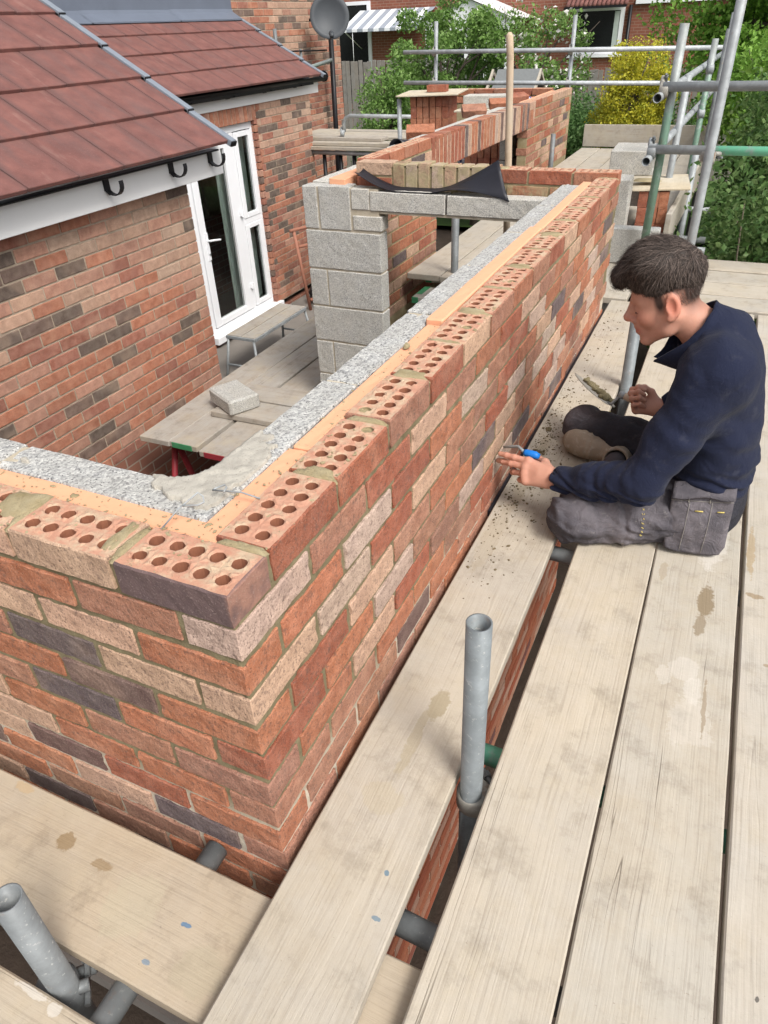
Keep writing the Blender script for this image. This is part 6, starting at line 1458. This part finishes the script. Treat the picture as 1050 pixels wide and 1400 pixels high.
# trousers
LK, RK = A3(.292, 1.243, -.607), A3(.200, 1.862, -.610)
def trousers():
    S = SDF((.08, 1.10, -.72), (.86, 1.96, -.40), .0046)
    S.ell((.645, 1.50, -.575), (.112, .178, .12), k=.05).ell((.64, 1.50, -.50), (.10, .15, .08), k=.04)
    hipL, hipR = A3(.63, 1.392, -.585), A3(.63, 1.61, -.580)
    m1 = hipL * .45 + LK * .55
    S.cap(hipL, m1, .098, .083, k=.05).cap(m1, LK, .083, .073, k=.03).ell(LK + A3(-.012, -.004, .0), (.072, .070, .068), k=.03)
    S.cap(LK, (.325, 1.45, -.622), .060, .054, k=.02).cap((.325, 1.45, -.622), (.342, 1.530, -.615), .054, .050, k=.02)
    m2 = hipR * .4 + RK * .6
    S.cap(hipR, m2, .095, .078, k=.05).cap(m2, RK, .078, .070, k=.03).ell(RK + A3(-.010, 0, 0), (.070, .068, .066), k=.03)
    S.cap(RK, (.46, 1.70, -.63), .056, .05, k=.02)
    P = S.pts(); x, y, z = P[..., 0], P[..., 1], P[..., 2]
    n1 = vnoise(P * A3(17, 13, 19), 11); n2 = vnoise(P * 48, 12)
    d = nrm(LK - hipL); s_ = (P - hipL) @ d; ra = np.linalg.norm(P - hipL - s_[..., None] * d, axis=-1); L = np.linalg.norm(LK - hipL)
    ang = np.arctan2(z + .6, (y - 1.3)); nn = vnoise(np.stack([s_ * 30 + 2.0 * ang, ang * 2.5, ra * 8], -1), 13)
    w = (y < 1.46) * np.clip((.14 - ra) / .03, 0, 1)
    S.f += (w * (.0060 * nn - .0105 * (np.abs(vnoise(np.stack([s_ * 17 + 2.4 * ang, ang * 1.6, ra * 5], -1), 23)) - .25) + .0035 * np.sin(s_ * 78 + 3.0 * ang + 4 * n1) * np.clip(s_ / L * 1.3, .2, 1))).astype(np.float32)
    d2 = nrm(RK - hipR); s2 = (P - hipR) @ d2; ang2 = np.arctan2(z + .6, (y - 1.7)); n4 = vnoise(np.stack([s2 * 26 + 1.6 * ang2, ang2 * 2.5, z * 6], -1), 17)
    S.f += ((y > 1.55) * (.0060 * n4 - .0095 * (np.abs(vnoise(np.stack([s2 * 15 + 2 * ang2, ang2 * 1.5, z * 4], -1), 29)) - .25))).astype(np.float32) + (.0022 * n1 + .0008 * n2).astype(np.float32)
    # seams of the knee pad pocket and the cuff of the thigh
    for a0 in (.255, .335): S.f += (w * .0028 * np.exp(-((s_ - a0 - .018 * np.cos(ang)) / .0045) ** 2)).astype(np.float32)
    S.f = np.maximum(S.f, -(z + .6790).astype(np.float32))
    # keep the boot's ankle opening free
    return S.mesh()
t = NT('work_trouser_cloth', .9); v = t.coord('Object', False); at = t.node('ShaderNodeVertexColor'); at.layer_name = 'dust'; t.p.inputs['Specular IOR Level'].default_value = .15
n_ = t.noise(v, 12, 5, .65); c_ = t.mix(n_, (.020, .020, .026), (.044, .044, .054))
dm = t.math('MULTIPLY', at.outputs[0], t.ramp(t.noise(v, 10, 5, .65), [(.30, .25), (.60, 1.0)]))
c_ = t.mix(dm, c_, (.175, .158, .172)); c_ = t.mix(t.math('MULTIPLY', t.ramp(t.noise(v, 30, 5, .75), [(.60, 0), (.68, 1)]), t.math('ADD', t.math('MULTIPLY', at.outputs[0], .55), .12)), c_, (.28, .26, .25))
M['trouser'] = t.done(c_, None, t.bump(t.math('ADD', t.noise(v, 700, 2), t.math('MULTIPLY', t.math('ABSOLUTE', t.math('SUBTRACT', t.noise(v, 20, 4, .6, 1.2), .5)), 9.0)), .55, .0035))
V, F = trousers(); me = npmesh('trousers', V - BASE, F, M['trouser'], True)
dl = np.clip(1.35 - np.linalg.norm((V - LK - A3(.09, .03, 0)) / A3(.20, .16, .2), axis=1), 0, 1); dr = np.clip(1.2 - np.linalg.norm((V - RK + A3(.02, 0, 0)) / A3(.13, .13, .14), axis=1), 0, 1)
du = np.maximum(dl, dr); ca = me.color_attributes.new('dust', 'FLOAT_COLOR', 'POINT'); ca.data.foreach_set('color', np.stack([du, du, du, np.ones_like(du)], 1).astype(np.float32).ravel())
part('trousers', me, man, BASE)
# tool pouch hanging from the waist, its pocket seams and stitched bars
def pouch():
    tl, tr, bl, br_ = A3(.548, 1.288, -.488), A3(.712, 1.318, -.478), A3(.556, 1.262, -.668), A3(.722, 1.290, -.672)
    V = []; F = []; nu, nv = 22, 22
    def srf(u, v_, off=0.0):
        p = (tl * (1 - u) + tr * u) * (1 - v_) + (bl * (1 - u) + br_ * u) * v_
        nv_ = A3(.12, -.93, .30); bul = .017 * math.sin(math.pi * min(1, v_ * 1.05)) * math.sin(math.pi * u) + .0045 * mnoise.noise(Vector((u * 4.5, v_ * 4.5, 3))) + .002 * mnoise.noise(Vector((u * 13, v_ * 9, 1)))
        cr = .030 * max(0, v_ - .82) * (abs(u - .5) * 2) ** 3 * 4
        return p + nv_ * (bul + off) + A3(-(u - .5) * cr, 0, cr * .4)
    for i in range(nu + 1):
        for k in range(nv + 1): V.append(srf(i / nu, k / nv))
    for i in range(nu):
        for k in range(nv): a = i * (nv + 1) + k; F.append((a, a + nv + 1, a + nv + 2, a + 1))
    me = mesh('tool_pouch', V, F, M['trouser'], True); bm = bmesh.new(); bm.from_mesh(me); bmesh.ops.solidify(bm, geom=bm.faces[:], thickness=-.020); bm.to_mesh(me); bm.free()
    me.polygons.foreach_set('use_smooth', [True] * len(me.polygons))
    ca = me.color_attributes.new('dust', 'FLOAT_COLOR', 'POINT'); n = len(me.vertices); ca.data.foreach_set('color', np.tile(A3(.85, .85, .85, 1), (n, 1)).astype(np.float32).ravel())
    return me, srf
pm_, srf = pouch(); po = part('tool_pouch', pm_, man, (0, 0, 0))
M['thread'] = mat_plain('pale_thread', (.30, .28, .25), .8); M['ythread'] = mat_plain('yellow_thread', (.52, .42, .12), .8)
for u in (.30, .66): part('seam', tube('seam', [srf(u - .03 * k / 8, .10 + .86 * k / 8, .0022) for k in range(9)], .0007, M['thread'], 5), po)
part('seam', tube('seam', [srf(k / 10, .085, .0022) for k in range(11)], .0007, M['thread'], 5), po)
for u in (.28, .62): part('stitch_bar', tube('stitch_bar', [srf(u, .04, .003), srf(u, .11, .003)], .0016, M['thread'], 6), po)
for (u, w) in ((.40, .13), (.76, .11)): part('stitch_bar', tube('stitch_bar', [srf(u, .24, .003), srf(u + w, .24, .003)], .0019, M['ythread'], 6), po)
def flap():
    V = []; F = []; n = 16
    for i in range(n + 1):
        u = i / n
        for k in range(4):
            v_ = -.12 + .05 * k + (.02 * math.sin(u * 9) if k == 3 else 0) + .05 * (u - .5) ** 2; V.append(srf(u, v_, .004 + .004 * k) + A3(0, .012 * (3 - k), 0))
    for i in range(n):
        for k in range(3): a = i * 4 + k; F.append((a, a + 4, a + 5, a + 1))
    me = mesh('pouch_flap', V, F, M['trouser'], True); bm = bmesh.new(); bm.from_mesh(me); bmesh.ops.solidify(bm, geom=bm.faces[:], thickness=.005); bm.to_mesh(me); bm.free(); me.polygons.foreach_set('use_smooth', [True] * len(me.polygons))
    ca = me.color_attributes.new('dust', 'FLOAT_COLOR', 'POINT'); n = len(me.vertices); ca.data.foreach_set('color', np.tile(A3(.6, .6, .6, 1), (n, 1)).astype(np.float32).ravel()); return me
part('flap', flap(), po)
# illegible yellow stitching on the thigh and the far knee
m = MB(); rz_ = random.Random(3)
dth = nrm(LK - A3(.655, 1.392, -.585)); cth = A3(.655, 1.392, -.585) + dth * .215; 
for k in range(9):
    a = R(150 + 9.5 * k); rad_ = .0885; e1 = nrm(np.cross(dth, A3(0, 0, 1))); e2 = np.cross(e1, dth)
    if e1[1] > 0: e1 = -e1
    p = cth + (e1 * math.cos(R(62 - 9 * k)) + A3(0, 0, 1) * math.sin(R(62 - 9 * k))) * rad_
    for j in range(2): m.tube([p + dth * (-.004 + .004 * j) + A3(0, 0, -.002), p + dth * (rz_.uniform(-.003, .005)) + A3(0, 0, .0035)], .0008, 4)
part('stitched_lettering', m.build('stitched_lettering', M['ythread']), man)
m = MB()
for k in range(4): m.tube([RK + A3(.055 + .006 * k, -.045 + .012 * k, .062 + .002 * k), RK + A3(.066 + .006 * k, -.040 + .012 * k, .064 + .002 * k)], .0022, 5)
part('stitched_tab', m.build('stitched_tab', M['ythread']), man)
# boots
def boot(heel, toe, upv, opening):
    heel, toe = np.array(heel), np.array(toe); d = nrm(toe - heel); up = nrm(np.array(upv) - d * (d @ np.array(upv))); s_ = np.cross(d, up); MM = np.stack([d, s_, up], 1); L = np.linalg.norm(toe - heel)
    lo = np.minimum(np.minimum(heel, toe), np.array(opening)) - .10; hi = np.maximum(np.maximum(heel, toe), np.array(opening)) + .10
    S = SDF(lo, hi, .0036)
    S.ell(toe - d * .045 + up * .008, (.062, .048, .040), MM, .02).cap(heel + d * .03 + up * .010, toe - d * .07 + up * .006, .038, .043, k=.02)
    S.cap(heel + d * .035 + up * .02, np.array(opening), .040, .046, k=.03).ell(toe - d * .09 + up * .035, (.055, .036, .026), MM, .02)
    q = S.pts(); S.f += (.0022 * vnoise(q * 55, 4) + .0016 * np.sin(((q - heel) @ d) * 210 + 2 * vnoise(q * 30, 6)) * np.clip(1 - np.abs((q - heel) @ d - L * .62) / .05, 0, 1)).astype(np.float32)
    sd = (q - heel) @ d; S.f -= (.0024 * np.exp(-((sd - L + .082 + .02 * ((q - heel) @ up) / .04) / .0028) ** 2) + .0020 * np.exp(-((sd - L * .40) / .003) ** 2)).astype(np.float32)
    ax = nrm(np.array(opening) - heel - d * .035); cutd = ((q - np.array(opening)) @ ax) - .004
    S.f = np.maximum(S.f, np.where(((q - np.array(opening)) @ ax) > -.03, cutd, -1).astype(np.float32))
    S.cap(np.array(opening) - ax * .045, np.array(opening) + ax * .06, .034, .038, k=.004, mode='sub')
    S.f = np.maximum(S.f, (-(((q - heel) @ up) + .030)).astype(np.float32))
    U = S.mesh()
    S2 = SDF(lo, hi, .0036); S2.ell(toe - d * .050, (.072, .063, .066), MM, .02).cap(heel + d * .030, toe - d * .07, .052, .059, k=.02)
    h_ = (q - heel) @ up; S2.f = np.maximum(S2.f, np.maximum(-(h_ + .044), h_ + .020).astype(np.float32))
    return U, S2.mesh(), (d, up, s_)
t = NT('dusty_boot_leather', .8); v = t.coord('Object', False); n_ = t.noise(v, 14, 5, .65)
M['boot'] = t.done(t.mix(t.ramp(t.noise(v, 40, 4, .7), [(.52, 0), (.7, .6)]), t.mix(n_, (.21, .16, .115), (.36, .29, .22)), (.46, .42, .36)), None, t.bump(t.math('ADD', n_, t.noise(v, 220, 3)), .5, .002))
M['sole'] = mat_plain('dusty_boot_sole', (.36, .34, .31), .85, .2, 30, .001); M['boot_lining'] = mat_plain('boot_lining', (.07, .06, .065), .9)
for (hl0, tl0, uv, op) in [((.408, 1.700, -.630), (.160, 1.768, -.630), (.20, -.88, .22), (.352, 1.596, -.588)), ((.46, 1.60, -.636), (.60, 1.44, -.638), (.3, .2, .8), (.47, 1.655, -.60))]:
    (V, F), (V2, F2), fr_ = boot(hl0, tl0, uv, op)
    bo = part('boot', npmesh('boot', V - BASE, F, M['boot'], True), man, BASE)
    part('sole', npmesh('sole', V2 - BASE, F2, M['sole'], True), bo, BASE)
part('sock', tube('sock', [A3(.372, 1.665, -.612) - BASE, A3(.352, 1.60, -.596) - BASE, A3(.343, 1.545, -.602) - BASE], [.030, .036, .037], M['boot_lining'], 16), man, BASE)
# pointing tool held by the left hand
def rel(p): return Vector(p)
pt = thing('pointing_tool', 'small pointing iron with a bright blue handle held against the wall joint', 'tool', (.07, 1.38, -.53))
dL = nrm(A3(-.985, .12, .04)); nL = nrm(A3(.10, -.80, .58) - dL * (dL @ A3(.10, -.80, .58))); aL = np.cross(dL, nL); K0 = LW + dL * .097 + aL * .033
hd_ = [K0 + dL * -.026 + aL * .024 - nL * .012, K0 + dL * -.012 + aL * .025 - nL * .012, K0 + dL * .018 + aL * .024 - nL * .012, K0 + dL * .026 + aL * .024 - nL * .012]
part('handle', tube('handle', hd_, [.008, .0125, .0120, .009], mat_plain('blue_tool_handle', (.01, .16, .55), .4, .08), 14), pt)
part('shank', tube('shank', [hd_[3], K0 + dL * .036 + aL * .030 - nL * .014, K0 + dL * .052 + aL * .037 - nL * .022, K0 + dL * .074 + aL * .034 - nL * .040, K0 + dL * .108 + aL * .026 - nL * .055], [.0050, .0050, .0050, .0048, .0045], M['steel'], 10), pt)
# trowel in the right hand
tw = thing('trowel', 'bricklaying trowel loaded with mortar held low beside the far knee', 'trowel', (.30, 1.80, -.46))
HE, TI = A3(.288, 1.776, -.476), A3(.118, 2.020, -.482); dB = nrm(TI - HE); uB = nrm(A3(.60, -.02, .8) - dB * (dB @ A3(.60, -.02, .8))); sB = np.cross(dB, uB); LB = np.linalg.norm(TI - HE)
outl = [(0, .018), (.03, .042), (.07, .052), (.12, .052), (.20, .040), (.26, .024), (.298, .006)]
V = []; F = []
for (a, w) in outl:
    for k in (-1, 0, 1): V.append(HE + dB * a + sB * w * k + uB * (.0012 if k == 0 else 0))
for i in range(len(outl) - 1):
    for k in range(2): a = i * 3 + k; F.append((a, a + 1, a + 4, a + 3))
me = mesh('blade', V, F, M['coupler'], True); bm = bmesh.new(); bm.from_mesh(me); bmesh.ops.solidify(bm, geom=bm.faces[:], thickness=.002); bm.to_mesh(me); bm.free(); part('blade', me, tw)
HA, HB_ = A3(.322, 1.790, -.438), A3(.440, 1.752, -.452)
part('tang', tube('tang', [HE + dB * .02 + uB * .002, HE + uB * .006, HE * .6 + HA * .4 + uB * .018, HA], [.0045, .005, .005, .0055], M['steel'], 8), tw)
part('handle', tube('handle', [HA, HA * .8 + HB_ * .2, HA * .4 + HB_ * .6, HB_], [.011, .0135, .015, .013], M['wood_pole'], 12), tw)
part('ferrule', tube('ferrule', [HA - (HB_ - HA) * .10, HA + (HB_ - HA) * .06], [.0125, .0132], M['steel'], 12), tw)
bm = bmesh.new(); rb = random.Random(9)
for k in range(60):
    a = rb.uniform(.03, .21); w = rb.gauss(0, .014); r_ = rb.uniform(.006, .015) * (1 - a * 1.6)
    bmesh.ops.create_icosphere(bm, subdivisions=2, radius=r_, matrix=Matrix.Translation(Vector(HE + dB * a + sB * w + uB * (.005 + rb.uniform(0, .008)))))
for v_ in bm.verts: v_.co += Vector((1, 1, 1)) * .0035 * mnoise.noise(v_.co * 160)
part('mortar', bm_mesh(bm, 'trowel_mortar', M['mortar'], True), tw)
